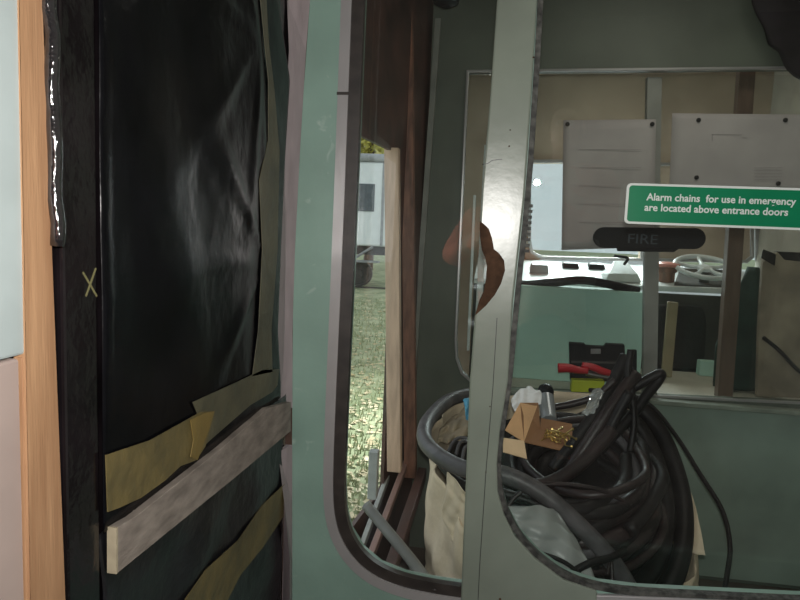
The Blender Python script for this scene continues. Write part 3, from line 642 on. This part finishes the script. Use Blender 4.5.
# lamp blob at the ceiling corner
lc = U(446, 2, 2.7)
lm = tag(link('ceiling_fitting', lathe((lc.x, 2.7, lc.z-.02), [(.02, 0), (.05, .015), (.06, .05), (.06, ZC-lc.z+.018)]), m_blk), 'small black fitting at the top above the corner moulding', 'fitting')

# ---------------------------------------------------------------- outdoors
gm = mat('autumn_grass', (.36, .38, .23), .9, var=.2, scale=2.5, bump=.6, bscale=30, col2=(.20, .24, .12))
GZ = -.12
struct('ground', box(-60, 30, -30, 80, GZ-.1, GZ), gm, label='grassy ground outside')
# fallen leaves: too many to count
bm = bmesh.new(); rnd = random.Random(3)
for i in range(5200):
    y = 2.2+16*rnd.random()**1.6; x = -.5-(.02+.32*rnd.random())*y*1.1
    s = .016+.03*rnd.random(); a = rnd.random()*PI; q = Matrix.Translation((x, y, GZ+.012)) @ Matrix.Rotation(a, 4, 'Z') @ Matrix.Rotation(.5*rnd.random(), 4, 'X')
    bm.faces.new([bm.verts.new(q @ Vector(p)) for p in ((-s, 0, 0), (-.3*s, -.5*s, .003), (s, 0, 0), (-.2*s, .5*s, .004))])
tag(link('fallen_leaves', bm, mat('pale_leaves', (.62, .55, .38), .8, var=.2, scale=2, col2=(.40, .30, .14))), 'pale fallen leaves scattered on the grass outside the window', 'leaves', None, 'stuff')
bm = bmesh.new()
for i in range(9000):
    y = 2.2+13*rnd.random()**1.7; x = -.5-(.02+.32*rnd.random())*y*1.1
    h = .03+.05*rnd.random(); a = rnd.random()*PI; dx, dy = .004*math.cos(a)*(1+y*.2), .004*math.sin(a)*(1+y*.2)
    bm.faces.new([bm.verts.new(p) for p in ((x-dx, y-dy, GZ), (x+dx, y+dy, GZ), (x+.02*math.sin(7*a), y+.01, GZ+h))])
tag(link('grass_blades', bm, gm), 'short grass blades growing beside the carriage', 'grass', None, 'stuff')
# white railway coach
dy = 17.5
cxa = U(340, 250, dy); cxb = U(378, 250, dy)
zt, zb3, zu = U(368, 158, dy).z, U(368, 246, dy).z, U(368, 290, dy).z
co_ = empty('railway_coach', (cxb.x-6, dy+1.3, GZ), 'white railway coach standing on the grass outside the window', 'railway coach')
X0, X1 = cxb.x-12, cxb.x+.25
link('body', box(X0, X1, dy, dy+2.6, zb3, zt-.1), m_white, co_, bevel=.05)
link('roof', box(X0-.05, X1+.05, dy-.08, dy+2.7, zt-.1, zt+.12), mat('grey_roof', (.35, .36, .36), .6), co_, bevel=.08)
link('underframe', box(X0+.1, X1-.1, dy+.25, dy+2.3, zb3-.25, zb3), m_cabdark, co_)
for i in range(6):
    xw = X1-.75-i*1.5
    wn = link('coach_window', box(xw-.35, xw+.35, dy-.02, dy, zb3+.95, zb3+1.7), mat('coach_glass', (.10, .12, .13), .2) if i == 0 else bpy.data.materials['coach_glass'], co_)
    link('body_rib', box(xw+.55, xw+.62, dy-.03, dy, zb3+.02, zt-.12), bpy.data.materials['grey_roof'], co_)
link('step_board', box(X0+.5, X1-.2, dy-.25, dy+.1, zb3-.45, zb3-.40), bpy.data.materials['grey_enamel'], co_)
for i in range(4):
    xw = X1-.8-i*(1.5 if i < 2 else 3.2); rr = .36
    link('wheel', lathe((xw, dy+.35, GZ+rr+.05), [(rr, 0), (rr, .1), (rr*.85, .1), (rr*.8, .03), (.1, .03), (.1, .14)], (0, -1, 0), 28), m_cabdark, co_)
for i in range(2):
    link('strut', tube([(X1-.4-i*.9, dy, zb3-.02), (X1-1.0-i*.9, dy-.05, zb3-.42)], .035, 8, n=1, smooth=False), bpy.data.materials['grey_enamel'], co_)
# rails
tag(link('rail', box(X0-5, 10, dy+.30, dy+.37, GZ, GZ+.045), m_cabdark), 'nearer rusty rail under the white coach', 'rail')
# tree with yellow leaves behind
def tree(x, y, hgt, M, label, seed):
    rnd = random.Random(seed); t = empty('tree', (x, y, GZ), label, 'tree', 'trees behind the coach')
    link('trunk', tube([(x, y, GZ), (x+.1, y, GZ+hgt*.3), (x-.05, y, GZ+hgt*.7)], lambda s: .22-.15*s, 10), m_brownpost, t, smooth=True)
    bm = bmesh.new()
    for i in range(5000):
        v = Vector((rnd.gauss(0, 1), rnd.gauss(0, 1), rnd.gauss(0, 1))).normalized()*(rnd.random()**.4)
        p = Vector((x+v.x*hgt*.38, y+v.y*hgt*.3, GZ+hgt*.62+v.z*hgt*.38)); s = .14
        q = Vector((rnd.uniform(-1, 1), rnd.uniform(-1, 1), rnd.uniform(-1, 1))).normalized()*s; r2 = q.orthogonal()*.6
        bm.faces.new([bm.verts.new(p-q), bm.verts.new(p+r2), bm.verts.new(p+q), bm.verts.new(p-r2)])
    link('crown', bm, M, t)
my = mat('yellow_foliage', (.62, .55, .12), .8, var=.2, scale=3, col2=(.35, .34, .08))
pt = U(372, 150, 26); tree(pt.x, 26, 8.5, my, 'yellow autumn tree directly behind the white coach', 1)
tree(pt.x-7, 27, 8, my, 'yellow autumn tree further left behind the white coach', 2)
struct('path', box(-.36, 14, 5.2, 60, GZ, GZ+.02), mat('pale_gravel', (.55, .55, .53), .9, var=.1, scale=3), label='pale gravel ground ahead of the cab')

# ---------------------------------------------------------------- builder's bag full of hose and cable
_U0 = U
def U(px, py, y): return _U0(px, py, y+.07*max(0, min(1, (1.88-y)/.16)))
rim_px = [(431, 436, 2.22), (447, 408, 2.5), (480, 396, 2.68), (560, 392, 2.76), (622, 396, 2.74), (655, 432, 2.6), (680, 480, 2.42), (697, 540, 2.22), (676, 596, 1.98), (620, 640, 1.80), (540, 640, 1.66), (490, 570, 1.68), (462, 520, 1.82), (440, 475, 2.02)]
rim = cr([U(*p) for p in rim_px], 10, True); NR = len(rim)
bc = Vector((sum(p.x for p in rim)/NR, sum(p.y for p in rim)/NR, 0))
def bagf(u, v):
    p = rim[int(round(u*NR)) % NR]; t = 2*PI*u
    base = bc+(Vector((p.x, p.y, 0))-bc)*.93
    bulge = 1+.035*math.sin(PI*v)
    q = bc+(Vector((p.x, p.y, 0)).lerp(base, 1-v)-bc)*bulge
    z = .004+(p.z-.004)*v
    n = .010*math.sin(t*9+3*math.sin(7*v+2*t))*(.3+v)+.006*math.sin(23*t+11*v)
    d = (q-bc).normalized()
    return Vector((q.x+d.x*n, q.y+d.y*n, z+.008*math.sin(t*11)*v))
bag = empty('bulk_bag', (bc.x, bc.y, 0), 'large cream woven bulk bag overflowing with black hoses and cables', 'bag')
bm = grid(bagf, NR, 26, closed=True)
bmesh.ops.holes_fill(bm, edges=[e for e in bm.edges if e.is_boundary and all(v.co.z < .02 for v in e.verts)])
solid(link('bag_body', bm, m_bag, bag, smooth=True), .002)
# torn flap hanging out over the left front of the bag
FL = [[(447, 472, 1.93), (452, 476, 1.90), (462, 488, 1.80), (470, 500, 1.76)], [(446, 492, 1.91), (455, 500, 1.86), (463, 505, 1.79), (474, 515, 1.74)],
      [(442, 515, 1.92), (452, 520, 1.88), (464, 528, 1.78), (474, 540, 1.73)], [(452, 540, 1.88), (458, 545, 1.84), (466, 552, 1.78), (474, 560, 1.73)]]
def patch(G, name, M, parent, th=.002, n=10, wr=.004):
    G = [[U(*p) for p in r] for r in G]; rows = [cr(r, n) for r in G]; cols = list(zip(*rows)); S = [cr(c, n) for c in cols]
    bm = bmesh.new(); V = [[bm.verts.new(p+Vector((0, wr*math.sin(i*.55+j*.33)+wr*.6*math.sin(i*.21-j*.9), wr*.4*math.sin(j*.8)))) for j, p in enumerate(c)] for i, c in enumerate(S)]
    for i in range(len(V)-1):
        for j in range(len(V[0])-1): bm.faces.new([V[i][j], V[i+1][j], V[i+1][j+1], V[i][j+1]])
    return solid(link(name, bm, M, parent, smooth=True), th)
o = patch(FL, 'torn_flap', m_bag, bag); o['label'] = 'torn cream cloth flap'
o = patch([[(638, 408, 2.66), (645, 412, 2.66), (650, 416, 2.66)], [(660, 450, 2.50), (670, 455, 2.49), (676, 460, 2.48)], [(676, 500, 2.34), (688, 500, 2.32), (694, 502, 2.30)], [(680, 552, 2.16), (693, 553, 2.14), (706, 556, 2.12)]], 'lifting_loop', m_bag, bag); o['label'] = 'folded cream edge strip at the right side'
# grey plastic liner sheet spilling at the front
lin = patch([[(500, 508, 1.64), (530, 506, 1.67), (548, 507, 1.70), (558, 512, 1.72)], [(505, 530, 1.62), (535, 528, 1.63), (560, 530, 1.66), (576, 540, 1.68)], [(510, 560, 1.60), (540, 556, 1.61), (570, 560, 1.62), (592, 570, 1.64)], [(520, 620, 1.57), (550, 620, 1.57), (580, 620, 1.58), (612, 620, 1.59)]], 'plastic_sheet', m_baglin, None, wr=.006)
tag(lin, 'grey-white plastic sheet crumpled at the front of the bag', 'plastic sheet')
o = patch([[(452, 418, 2.40), (462, 412, 2.42), (468, 404, 2.45), (476, 400, 2.47)], [(440, 430, 2.28), (452, 424, 2.30), (464, 418, 2.32), (476, 414, 2.34)], [(438, 444, 2.18), (450, 442, 2.19), (462, 438, 2.22), (474, 434, 2.24)]], 'packing_paper', mat('tan_packing_paper', (.34, .27, .18), .7, var=.15, scale=10), None, wr=.014)
tag(o, 'crumpled tan packing paper inside the left end of the bag', 'paper')
o = patch([[(463, 400, 2.32), (468, 398, 2.32), (474, 402, 2.32)], [(465, 408, 2.28), (470, 409, 2.28), (476, 411, 2.28)], [(466, 420, 2.26), (470, 421, 2.26), (476, 424, 2.26)]], 'blue_film', m_blue, None, wr=.005)
tag(o, 'small scrap of blue plastic film beside the window post', 'plastic film')

def hose(pts, r, M, label, seg=10, rib=0, closed=False, name='rubber_hose', grp='hoses coiled in the bag', n=10):
    o = link(name, tube([U(*p) for p in pts], r, seg, closed=closed, rib=rib, n=n), M, smooth=True)
    return tag(o, label, 'hose' if 'hose' in name else 'cable', grp)
# main visible hoses
hose([(500, 392, 2.62), (478, 393, 2.58), (450, 400, 2.44), (430, 418, 2.27), (424, 436, 2.12), (434, 452, 1.98), (462, 468, 1.86), (505, 475, 1.79), (540, 492, 1.76), (570, 517, 1.74), (600, 547, 1.74), (622, 576, 1.75), (640, 612, 1.76)], .026, m_hoseg, 'thick grey hose looping round the left rim of the bag', 14)
hose([(436, 452, 2.06), (446, 470, 1.97), (466, 486, 1.88), (505, 494, 1.84), (540, 506, 1.82), (566, 530, 1.80), (592, 562, 1.80), (606, 600, 1.80)], .015, m_hose, 'thin black hose just beneath the thick grey rim hose')
hose([(603, 392, 2.50), (635, 404, 2.52), (660, 432, 2.46), (676, 470, 2.36), (684, 510, 2.24), (682, 552, 2.10), (668, 590, 1.96), (640, 618, 1.85)], .030, m_hose, 'thick black hose following the right rim of the bag', 14)
hose([(600, 412, 2.42), (632, 420, 2.43), (652, 450, 2.37), (664, 490, 2.26), (666, 530, 2.15), (652, 570, 2.00), (625, 600, 1.88)], .028, m_hose, 'second thick black hose inside the right rim hose', 14)
hose([(590, 390, 2.62), (620, 392, 2.78), (650, 405, 2.76), (676, 436, 2.62), (700, 474, 2.45), (722, 510, 2.3), (730, 545, 2.2), (727, 575, 2.12), (722, 606, 2.05), (722, 640, 2.0)], .0085, m_hose, 'long thin black cable drooping over the right side of the bag', 8, name='black_cable', grp='thin cables')
hose([(500, 556, 1.585), (530, 552, 1.585), (560, 560, 1.58), (580, 575, 1.58), (592, 596, 1.58), (596, 620, 1.57)], .006, m_hose, 'thin black cable curving over the grey plastic sheet', 8, name='black_cable', grp='thin cables')
hose([(506, 510, 1.78), (516, 496, 1.80), (532, 487, 1.82), (560, 484, 1.84), (600, 490, 1.86), (630, 505, 1.9)], .007, m_hoseb, 'thin brownish cable arching above the grey plastic sheet', 8, name='black_cable', grp='thin cables')
hose([(564, 582, 1.59), (572, 573, 1.60), (590, 563, 1.62), (612, 557, 1.66), (625, 550, 1.72)], .010, m_hose, 'short black cable end lying across the grey plastic sheet', 8, name='black_cable', grp='thin cables')
hose([(607, 575, 1.63), (611, 560, 1.66), (612, 590, 1.62), (606, 606, 1.60)], .005, m_hoseb, 'thin brown cable end hanging at the bottom of the heap', 8, name='black_cable', grp='thin cables')
# hose ends sticking up
hose([(552, 470, 2.10), (575, 440, 2.14), (598, 410, 2.18), (612, 385, 2.22), (626, 356, 2.26)], .021, m_hose, 'black hose end sticking up highest of the upright hoses')
hose([(570, 470, 2.08), (590, 440, 2.10), (608, 412, 2.13), (622, 392, 2.16), (636, 374, 2.2)], .023, m_hoseb, 'brown-black hose leaning beside the highest hose end')
hose([(600, 452, 2.06), (612, 425, 2.08), (630, 392, 2.1)], .018, m_hose, 'short black hose end leaning in front of the bent pipe')
bent = tag(link('bent_pipe', tube([U(*p) for p in [(600, 404, 2.2), (632, 388, 2.2), (655, 376, 2.2), (661, 374, 2.2), (658, 381, 2.2), (646, 396, 2.18), (628, 420, 2.15), (600, 448, 2.1), (575, 470, 2.06)]], .017, 10, n=6), m_hose, smooth=True), 'black pipe bent sharply back on itself above the heap', 'pipe')
hose([(630, 452, 2.12), (634, 425, 2.14), (632, 395, 2.16), (628, 372, 2.19), (631, 350, 2.21)], .012, m_hose, 'slender upright black hose right of the highest hose end')
hose([(548, 408, 2.2), (572, 404, 2.2), (596, 396, 2.2), (615, 380, 2.2)], .012, m_hoseb, 'brown-black hose running behind the clear plastic bag')
hose([(505, 478, 1.95), (530, 486, 1.93), (556, 480, 1.95), (585, 460, 2.0), (612, 430, 2.06)], .022, m_hoseb, 'brown-black hose rising from the left edge of the heap')
# inner coils: each loop a hose of its own
LAB = ['at the very bottom', 'second from the bottom', 'third from the bottom', 'fourth from the bottom', 'fifth from the bottom', 'in the lower middle', 'in the middle', 'in the upper middle', 'fourth from the top', 'third from the top', 'second from the top', 'on top']
rnd = random.Random(11)
K = 22
for k in range(K):
    f = k/(K-1); cx = 575+rnd.uniform(-14, 14); cy = 520-62*f+rnd.uniform(-5, 5)
    rx = (92-24*f)*rnd.uniform(.75, 1.0); ry = (62-14*f)*rnd.uniform(.72, 1.0); ph = rnd.uniform(0, 2*PI); tl = rnd.uniform(-.25, .25)
    pts = []
    for i in range(11):
        t = ph+2*PI*i/11*rnd.uniform(.985, 1.0)
        x = cx+rx*math.cos(t)+tl*ry*math.sin(t); y = cy+ry*math.sin(t)
        yy = 2.12-.36*math.sin(t)*(ry/62)+.0*f-.02
        pts.append((x+rnd.uniform(-4, 4), y+rnd.uniform(-4, 4), yy+rnd.uniform(-.015, .015)))
    M = m_hoseb if k % 3 == 0 else (m_hoseg if k % 7 == 5 else m_hose)
    hose(pts, rnd.choice([.014, .018, .022, .024]), M, {id(m_hose): 'plain black hose loop in the coiled heap inside the bulk bag', id(m_hoseb): 'brownish black hose loop in the coiled heap inside the bulk bag', id(m_hoseg): 'dusty grey hose loop in the coiled heap inside the bulk bag'}[id(M)], 9, grp={id(m_hose): 'black loops of the coiled heap', id(m_hoseb): 'brownish loops of the coiled heap', id(m_hoseg): 'grey loops of the coiled heap'}[id(M)], n=7)
# dark fill under the coils: uncountable tangle
bm = bmesh.new()
def fill(u, v):
    p = rim[int(round(u*NR)) % NR]; q = bc+(Vector((p.x, p.y, 0))-bc)*(.88*(1-v)); zt_ = p.z-.10; zc = .82
    return Vector((q.x, q.y, zt_*(1-v)+zc*v+.02*math.sin(14*q.x+17*q.y)+.015*math.sin(31*q.x-23*q.y)))
tag(link('cable_tangle', grid(fill, NR, 22, closed=True), m_hose, smooth=True), 'dark tangle of cable filling the bag beneath the hose loops', 'cable', None, 'stuff')
# small thin cables at the left inside of the bag
for i, pts in enumerate([[(448, 452, 2.12), (455, 440, 2.16), (465, 438, 2.18), (478, 446, 2.15)], [(456, 455, 2.06), (460, 443, 2.10), (468, 442, 2.12), (480, 452, 2.08)], [(462, 462, 2.0), (465, 448, 2.05), (472, 447, 2.06), (482, 458, 2.02)]]):
    hose(pts, .006, m_hoseg, ['outermost thin grey cable curl inside the left end of the bag', 'middle thin grey cable curl inside the left end of the bag', 'innermost thin grey cable curl inside the left end of the bag'][i], 8, name='grey_cable', grp='small cable curls')

# ---- things lying on the heap
def quadbox(fpts, dep, M, name, parent=None, bevel=.001, dz=0):
    """a box with its near face through four photo points (each px, py, depth) and pushed back by dep"""
    A = [U(*p) for p in fpts]; n = (A[1]-A[0]).cross(A[3]-A[0]).normalized()
    if n.y < 0: n = -n
    bm = bmesh.new(); V = [bm.verts.new(p) for p in A]+[bm.verts.new(p+n*dep) for p in A]
    for f in ((0, 1, 2, 3), (7, 6, 5, 4), (0, 4, 5, 1), (1, 5, 6, 2), (2, 6, 7, 3), (3, 7, 4, 0)): bm.faces.new([V[i] for i in f])
    return link(name, bm, M, parent, bevel=bevel)
# open cardboard box
kb = U(535, 455, 2.02)
cbx = empty('cardboard_box', kb, 'open brown cardboard box lying on the hoses by the window post', 'cardboard box')
def face(L, M, name, lab=None):
    A = [U(*p) for p in L]; bm = bmesh.new(); bm.faces.new([bm.verts.new(p) for p in A]); o = solid(link(name, bm, M, cbx), .004)
    if lab: o['label'] = lab
    return o
face([(505, 430, 2.00), (520, 403, 2.10), (538, 404, 2.12), (524, 442, 1.98)], m_card, 'box_side')
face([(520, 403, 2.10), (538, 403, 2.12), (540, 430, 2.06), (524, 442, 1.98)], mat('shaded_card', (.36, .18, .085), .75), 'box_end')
face([(503, 438, 1.97), (524, 441, 1.97), (527, 459, 1.93), (503, 452, 1.93)], m_cardi, 'box_flap', 'pale inner face of the flap')
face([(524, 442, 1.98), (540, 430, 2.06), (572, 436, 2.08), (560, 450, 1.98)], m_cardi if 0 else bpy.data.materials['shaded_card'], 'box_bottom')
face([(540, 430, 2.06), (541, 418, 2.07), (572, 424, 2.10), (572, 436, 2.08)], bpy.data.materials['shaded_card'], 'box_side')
# brass screws
for i in range(34):
    px, py = rnd.gauss(557, 7), rnd.gauss(438, 3.6); c = U(px, py, 2.02-.0015*(py-438)); a = rnd.uniform(0, PI); b = rnd.uniform(-.5, .5)
    ax = Vector((math.cos(a)*math.cos(b), math.sin(a)*math.cos(b), math.sin(b))); c.z += .004
    o = tag(link('brass_screw', lathe(c-ax*.016, [(.0006, 0), (.0024, .006), (.0024, .027), (.005, .031), (.005, .033)], ax, 8), m_brass), 'brass wood screw in the loose pile beside the cardboard box', 'screw', 'brass screws in a pile')
# white paper, two crumpled leaves
o = patch([[(511, 400, 2.14), (518, 391, 2.16), (524, 388, 2.17), (530, 390, 2.17)], [(513, 408, 2.13), (520, 401, 2.14), (528, 397, 2.15), (541, 392, 2.16)], [(518, 414, 2.12), (527, 409, 2.12), (534, 406, 2.13), (541, 404, 2.14)]], 'crumpled_paper', m_paper, None, wr=.003)
tag(o, 'crumpled white paper standing behind the cardboard box', 'paper')
o = patch([[(526, 388, 2.20), (530, 386, 2.20), (534, 391, 2.20)], [(529, 396, 2.18), (534, 394, 2.18), (540, 391, 2.18)], [(532, 404, 2.16), (537, 402, 2.16), (541, 400, 2.16)]], 'paper_scrap', m_paper, None, wr=.003)
tag(o, 'small white paper scrap next to the grey aerosol tube', 'paper')
# grey tube with black cap
tb_ = U(549, 420, 2.14); tt = U(546, 396, 2.22); ax = (tt-tb_); Lh = ax.length
tu = empty('sealant_tube', tb_, 'silver-grey tube with round black cap leaning behind the box', 'tube')
link('tube_body', lathe(tb_, [(.024, 0), (.026, .004), (.026, Lh-.004), (.022, Lh)], ax, 24), mat('silver_grey_tube', (.36, .38, .40), .3, metal=.3), tu, smooth=False)
link('black_cap', lathe(tt, [(.020, 0), (.026, .006), (.028, .02), (.024, .036), (.01, .044)], (ax.x*.4, ax.y, ax.z), 24), m_blk, tu, smooth=True)
# clear plastic bag
cp_ = patch([[(592, 392, 2.14), (598, 388, 2.16), (604, 392, 2.15)], [(588, 402, 2.10), (594, 400, 2.12), (600, 402, 2.11)], [(582, 414, 2.06), (588, 415, 2.07), (594, 412, 2.07)]], 'plastic_packet', m_clear, None, wr=.008)
tag(cp_, 'crumpled clear plastic packet behind the loose screws', 'plastic packet')
# yellow case, red handles, black case standing on the ledge
yl = YF-.10
o = quadbox([(571, 392, 2.90), (603, 393, 2.90), (605, 381, 2.90), (572, 380, 2.90)], .05, m_yel, 'yellow_case', bevel=.004); tag(o, 'yellow-green plastic case beneath the red handles', 'case')
pl_ = empty('pliers', U(585, 374, 2.9), 'pair of pliers with red plastic handles on the yellow-green case', 'pliers')
link('handle', tube([U(558, 368, 2.88), U(568, 368, 2.88), U(578, 370, 2.88), U(588, 371, 2.88)], lambda s: .022-.008*s, 10), m_redp, pl_, smooth=True)
link('handle', tube([U(582, 365, 2.89), U(592, 367, 2.89), U(602, 371, 2.89), U(610, 373, 2.89)], lambda s: .013+.004*math.sin(3*s), 10), m_redp, pl_, smooth=True)
link('jaw', tube([U(586, 373, 2.90), U(600, 376, 2.90), U(612, 378, 2.90)], .012, 8), m_steel, pl_, smooth=True)
L = [(570, 380), (569, 342), (584, 343), (586, 345), (604, 346), (606, 343), (624, 344), (625, 381)]
P5 = YP(2.96)
ca = tag(link('black_case', plate(P5, [(a, max(b, zle+.001)) for a, b in P5.uvs(L)], (), -.018, .018), m_blk, bevel=.004), 'black plastic case standing open against the mint cupboard', 'case')
link('latch', plate(P5, P5.uvs([(590, 348), (600, 348), (600, 353), (590, 353)]), (), .018, .022), m_steel, ca, bevel=.001)
o = link('case_hinge', plate(P5, P5.uvs([(571, 360), (623, 361), (623, 363), (571, 362)]), (), .018, .021), m_cabdark, ca)
o = tag(quadbox([(628, 382.5, 2.965), (637, 383, 2.965), (637, 350, 2.965), (629, 350, 2.965)], .02, m_blk, 'black_clamp', bevel=.003), 'small upright black block right of the black case', 'block')

# ---------------------------------------------------------------- the photographer, seen only as a reflection in the panes
PX, PY = .105, -.24
def skinned(name, J, E, M, parent, root=0, sub=2, fn=None):
    me = bpy.data.meshes.new(name); me.from_pydata([j[:3] for j in J], E, []); me.materials.append(M)
    o = bpy.data.objects.new(name, me); C.objects.link(o)
    sk = o.modifiers.new('skin', 'SKIN'); sk.use_smooth_shade = True
    for i, v in enumerate(me.skin_vertices[0].data):
        r = J[i][3]; v.radius = r if isinstance(r, tuple) else (r, r); v.use_root = (i == root)
    ss = o.modifiers.new('sub', 'SUBSURF'); ss.levels = ss.render_levels = sub
    bpy.context.view_layer.update(); dg = bpy.context.evaluated_depsgraph_get()
    m2 = bpy.data.meshes.new_from_object(o.evaluated_get(dg)); bpy.data.objects.remove(o)
    bm = bmesh.new(); bm.from_mesh(m2)
    if fn: fn(bm)
    return link(name, bm, M, parent, smooth=True)
HZ = 1.866           # head centre
ps = empty('person', (PX, PY, 0), 'person in an orange high-visibility jacket holding a small camera, reflected in the window', 'person')
def V3(x, y, z, r): return (PX+x, PY+y, z*.967, r)
# one continuous body: pelvis, spine, neck, head, legs, arms, hands with fingers
J = [V3(0, 0, 1.02, (.15, .11)), V3(0, 0, 1.22, (.14, .10)), V3(0, 0, 1.45, (.17, .11)), V3(0, .0, 1.64, (.15, .09)), V3(0, .01, 1.74, .058), V3(0, .02, 1.80, .055),
     V3(0, .03, 1.87, (.072, .085)), V3(0, .03, 1.95, (.080, .098)), V3(0, .02, 2.02, (.060, .072))]
E = [(i, i+1) for i in range(8)]
def chain(base, pts):
    k = base
    for p in pts: J.append(p); E.append((k, len(J)-1)); k = len(J)-1
    return k
for s_ in (-1, 1):
    chain(0, [V3(.10*s_, 0, .93, .095), V3(.11*s_, .02, .52, .062), V3(.12*s_, 0, .10, .045), V3(.13*s_, .03, .045, .042), V3(.14*s_, .16, .035, .035)])
def hand(k, W, dirv, up, side):
    """palm and five bent fingers from wrist joint k at W, pointing along dirv, closing around the camera"""
    W = Vector(W); d = Vector(dirv).normalized(); u = Vector(up).normalized(); c = d.cross(u)*side
    P = W+d*.05; J.append((*P, (.034, .018))); E.append((k, len(J)-1)); pk = len(J)-1
    for i, L in enumerate((.070, .080, .075, .058)):
        b = P+d*.035+u*(.027-.018*i); J.append((*b, .010)); E.append((pk, len(J)-1)); q = len(J)-1
        b2 = b+d*L*.45+c*.008; J.append((*b2, .009)); E.append((q, len(J)-1))
        b3 = b2+(d*.35+c)*L*.35; J.append((*b3, .008)); E.append((len(J)-2, len(J)-1))
    t = W+d*.03+u*.03+c*.01; J.append((*t, .013)); E.append((pk, len(J)-1))
    t2 = t+(u+d*.7+c*.4)*.024; J.append((*t2, .010)); E.append((len(J)-2, len(J)-1))
    t3 = t2+(d+c*.6)*.026; J.append((*t3, .009)); E.append((len(J)-2, len(J)-1))
# left in the picture: elbow out and low, the sleeve shows orange in the glass
kl = chain(3, [V3(-.20, 0, 1.66, .062), (-.20, PY+.0, 1.42, .050), (-.14, -.12, 1.47, .040), (-.105, -.07, 1.515, .030)])
hand(kl, (-.105, -.07, 1.515), (.75, .25, .35), (-.2, 0, 1), 1)
kr = chain(3, [V3(.20, 0, 1.66, .062), (.40, PY+.0, 1.42, .050), (.24, -.12, 1.48, .040), (.165, -.075, 1.525, .030)])
hand(kr, (.165, -.075, 1.525), (-.8, .22, .3), (.2, 0, 1), -1)
def face(bm):
    c = Vector((PX, PY+.03, HZ))
    for v in bm.verts:
        d = v.co-c
        if d.length < .16 and v.co.z > 1.77:
            if d.y > .03 and abs(d.x) < .016 and -.035 < d.z < .02: v.co.y += .018*(1-abs(d.x)/.016)        # nose
            if d.y > .03 and .012 < abs(d.x) < .045 and -.0 < d.z < .025: v.co.y -= .007                      # eye sockets
body = skinned('body', J, E, m_skin, ps, fn=face)
hd = Vector((PX, PY+.03, HZ))
for s_ in (-1, 1):
    e = lathe(hd+Vector((.031*s_, .078, .012)), [(.004, -.012), (.012, -.006), (.013, 0), (.008, .009), (.002, .012)], (0, 1, 0), 14)
    o = link('eye', e, m_white, ps, smooth=True)
    link('pupil', lathe(hd+Vector((.031*s_, .089, .012)), [(.005, 0), (.004, .002)], (0, 1, 0), 12), m_blk, o)
    link('eyebrow', tube([hd+Vector((.015*s_, .094, .034)), hd+Vector((.032*s_, .092, .040)), hd+Vector((.050*s_, .078, .034))], .004, 6, n=4), m_hair, ps, smooth=True)
    link('ear', lathe(hd+Vector((.082*s_, -.005, .0)), [(.012, 0), (.026, .004), (.028, .010), (.018, .013)], (s_, -.2, .1), 16), m_skin, ps, smooth=True)
link('nose', lathe(hd+Vector((0, .085, -.028)), [(.016, 0), (.015, .012), (.009, .024), (.003, .028)], (0, .9, .35), 14), m_skin, ps, smooth=True)
link('mouth', tube([hd+Vector((-.024, .086, -.056)), hd+Vector((0, .093, -.054)), hd+Vector((.024, .086, -.056))], .0045, 8, n=5), mat('lips', (.42, .17, .14), .5), ps, smooth=True)
def hair(u, v):
    t = 2*PI*u; ph = v*1.72 if math.sin(t) < .25 else v*(1.72-.86*min(1, (math.sin(t)-.25)/.35))
    n = 1+.03*math.sin(9*t+7*v)+.02*math.sin(23*t+3*v)
    return hd+Vector((0, -.006, .012))+Vector((.104*math.sin(ph)*math.cos(t), .122*math.sin(ph)*math.sin(t), .125*math.cos(ph)))*n
o = solid(link('hair', grid(hair, 48, 20, closed=True), m_hair, ps, smooth=True), .012)
# clothing: jacket shell, trousers, boots
JJ = [V3(0, 0, 1.0, (.175, .13)), V3(0, 0, 1.22, (.17, .125)), V3(0, 0, 1.45, (.195, .135)), V3(0, 0, 1.62, (.175, .11)), V3(0, .005, 1.73, .078)]
EE = [(0, 1), (1, 2), (2, 3), (3, 4)]
J2, E2 = J, E; J, E = JJ, EE
chain(3, [V3(-.20, 0, 1.67, .082), (-.205, PY, 1.42, .068), (-.15, -.13, 1.465, .054), (-.125, -.09, 1.50, .047)])
chain(3, [V3(.20, 0, 1.67, .082), (.405, PY, 1.42, .068), (.25, -.13, 1.475, .054), (.185, -.095, 1.515, .047)])
jk = skinned('jacket', J, E, m_orange, ps)
for z in (1.10, 1.29):
    pts = [(PX+(.19)*math.cos(2*PI*k/20), PY+(.145)*math.sin(2*PI*k/20), z) for k in range(20)]
    link('reflective_band', tube(pts, .022, 8, closed=True, n=3), m_refl, ps, smooth=True)
J = [V3(0, 0, 1.03, (.16, .12)), V3(0, 0, .97, (.16, .12))]; E = [(0, 1)]
for s_ in (-1, 1): chain(1, [V3(.105*s_, 0, .90, .105), V3(.115*s_, .02, .52, .078), V3(.125*s_, 0, .10, .065)])
link_ = skinned('trousers', J, E, m_darkcloth, ps)
for s_ in (-1, 1):
    bx, by = PX+.135*s_, PY
    link('boot', hexa([(bx-.05, by-.07, .002), (bx+.05, by-.07, .002), (bx+.05, by+.22, .002), (bx-.05, by+.22, .002), (bx-.045, by-.06, .13), (bx+.045, by-.06, .13), (bx+.04, by+.19, .06), (bx-.04, by+.19, .06)]), m_blk, ps, bevel=.02)
ck = empty('compact_camera', (.03, -.04, 1.515), 'small black compact camera held up by the person in orange', 'camera')
link('camera_body', box(-.045, .065, -.055, -.03, 1.515, 1.585), m_blk, ck, bevel=.006)
link('lens_barrel', lathe((0, -.0305, 1.55), [(.026, 0), (.026, .006), (.020, .006), (.020, .012)], (0, 1, 0), 24), m_steel, ck)
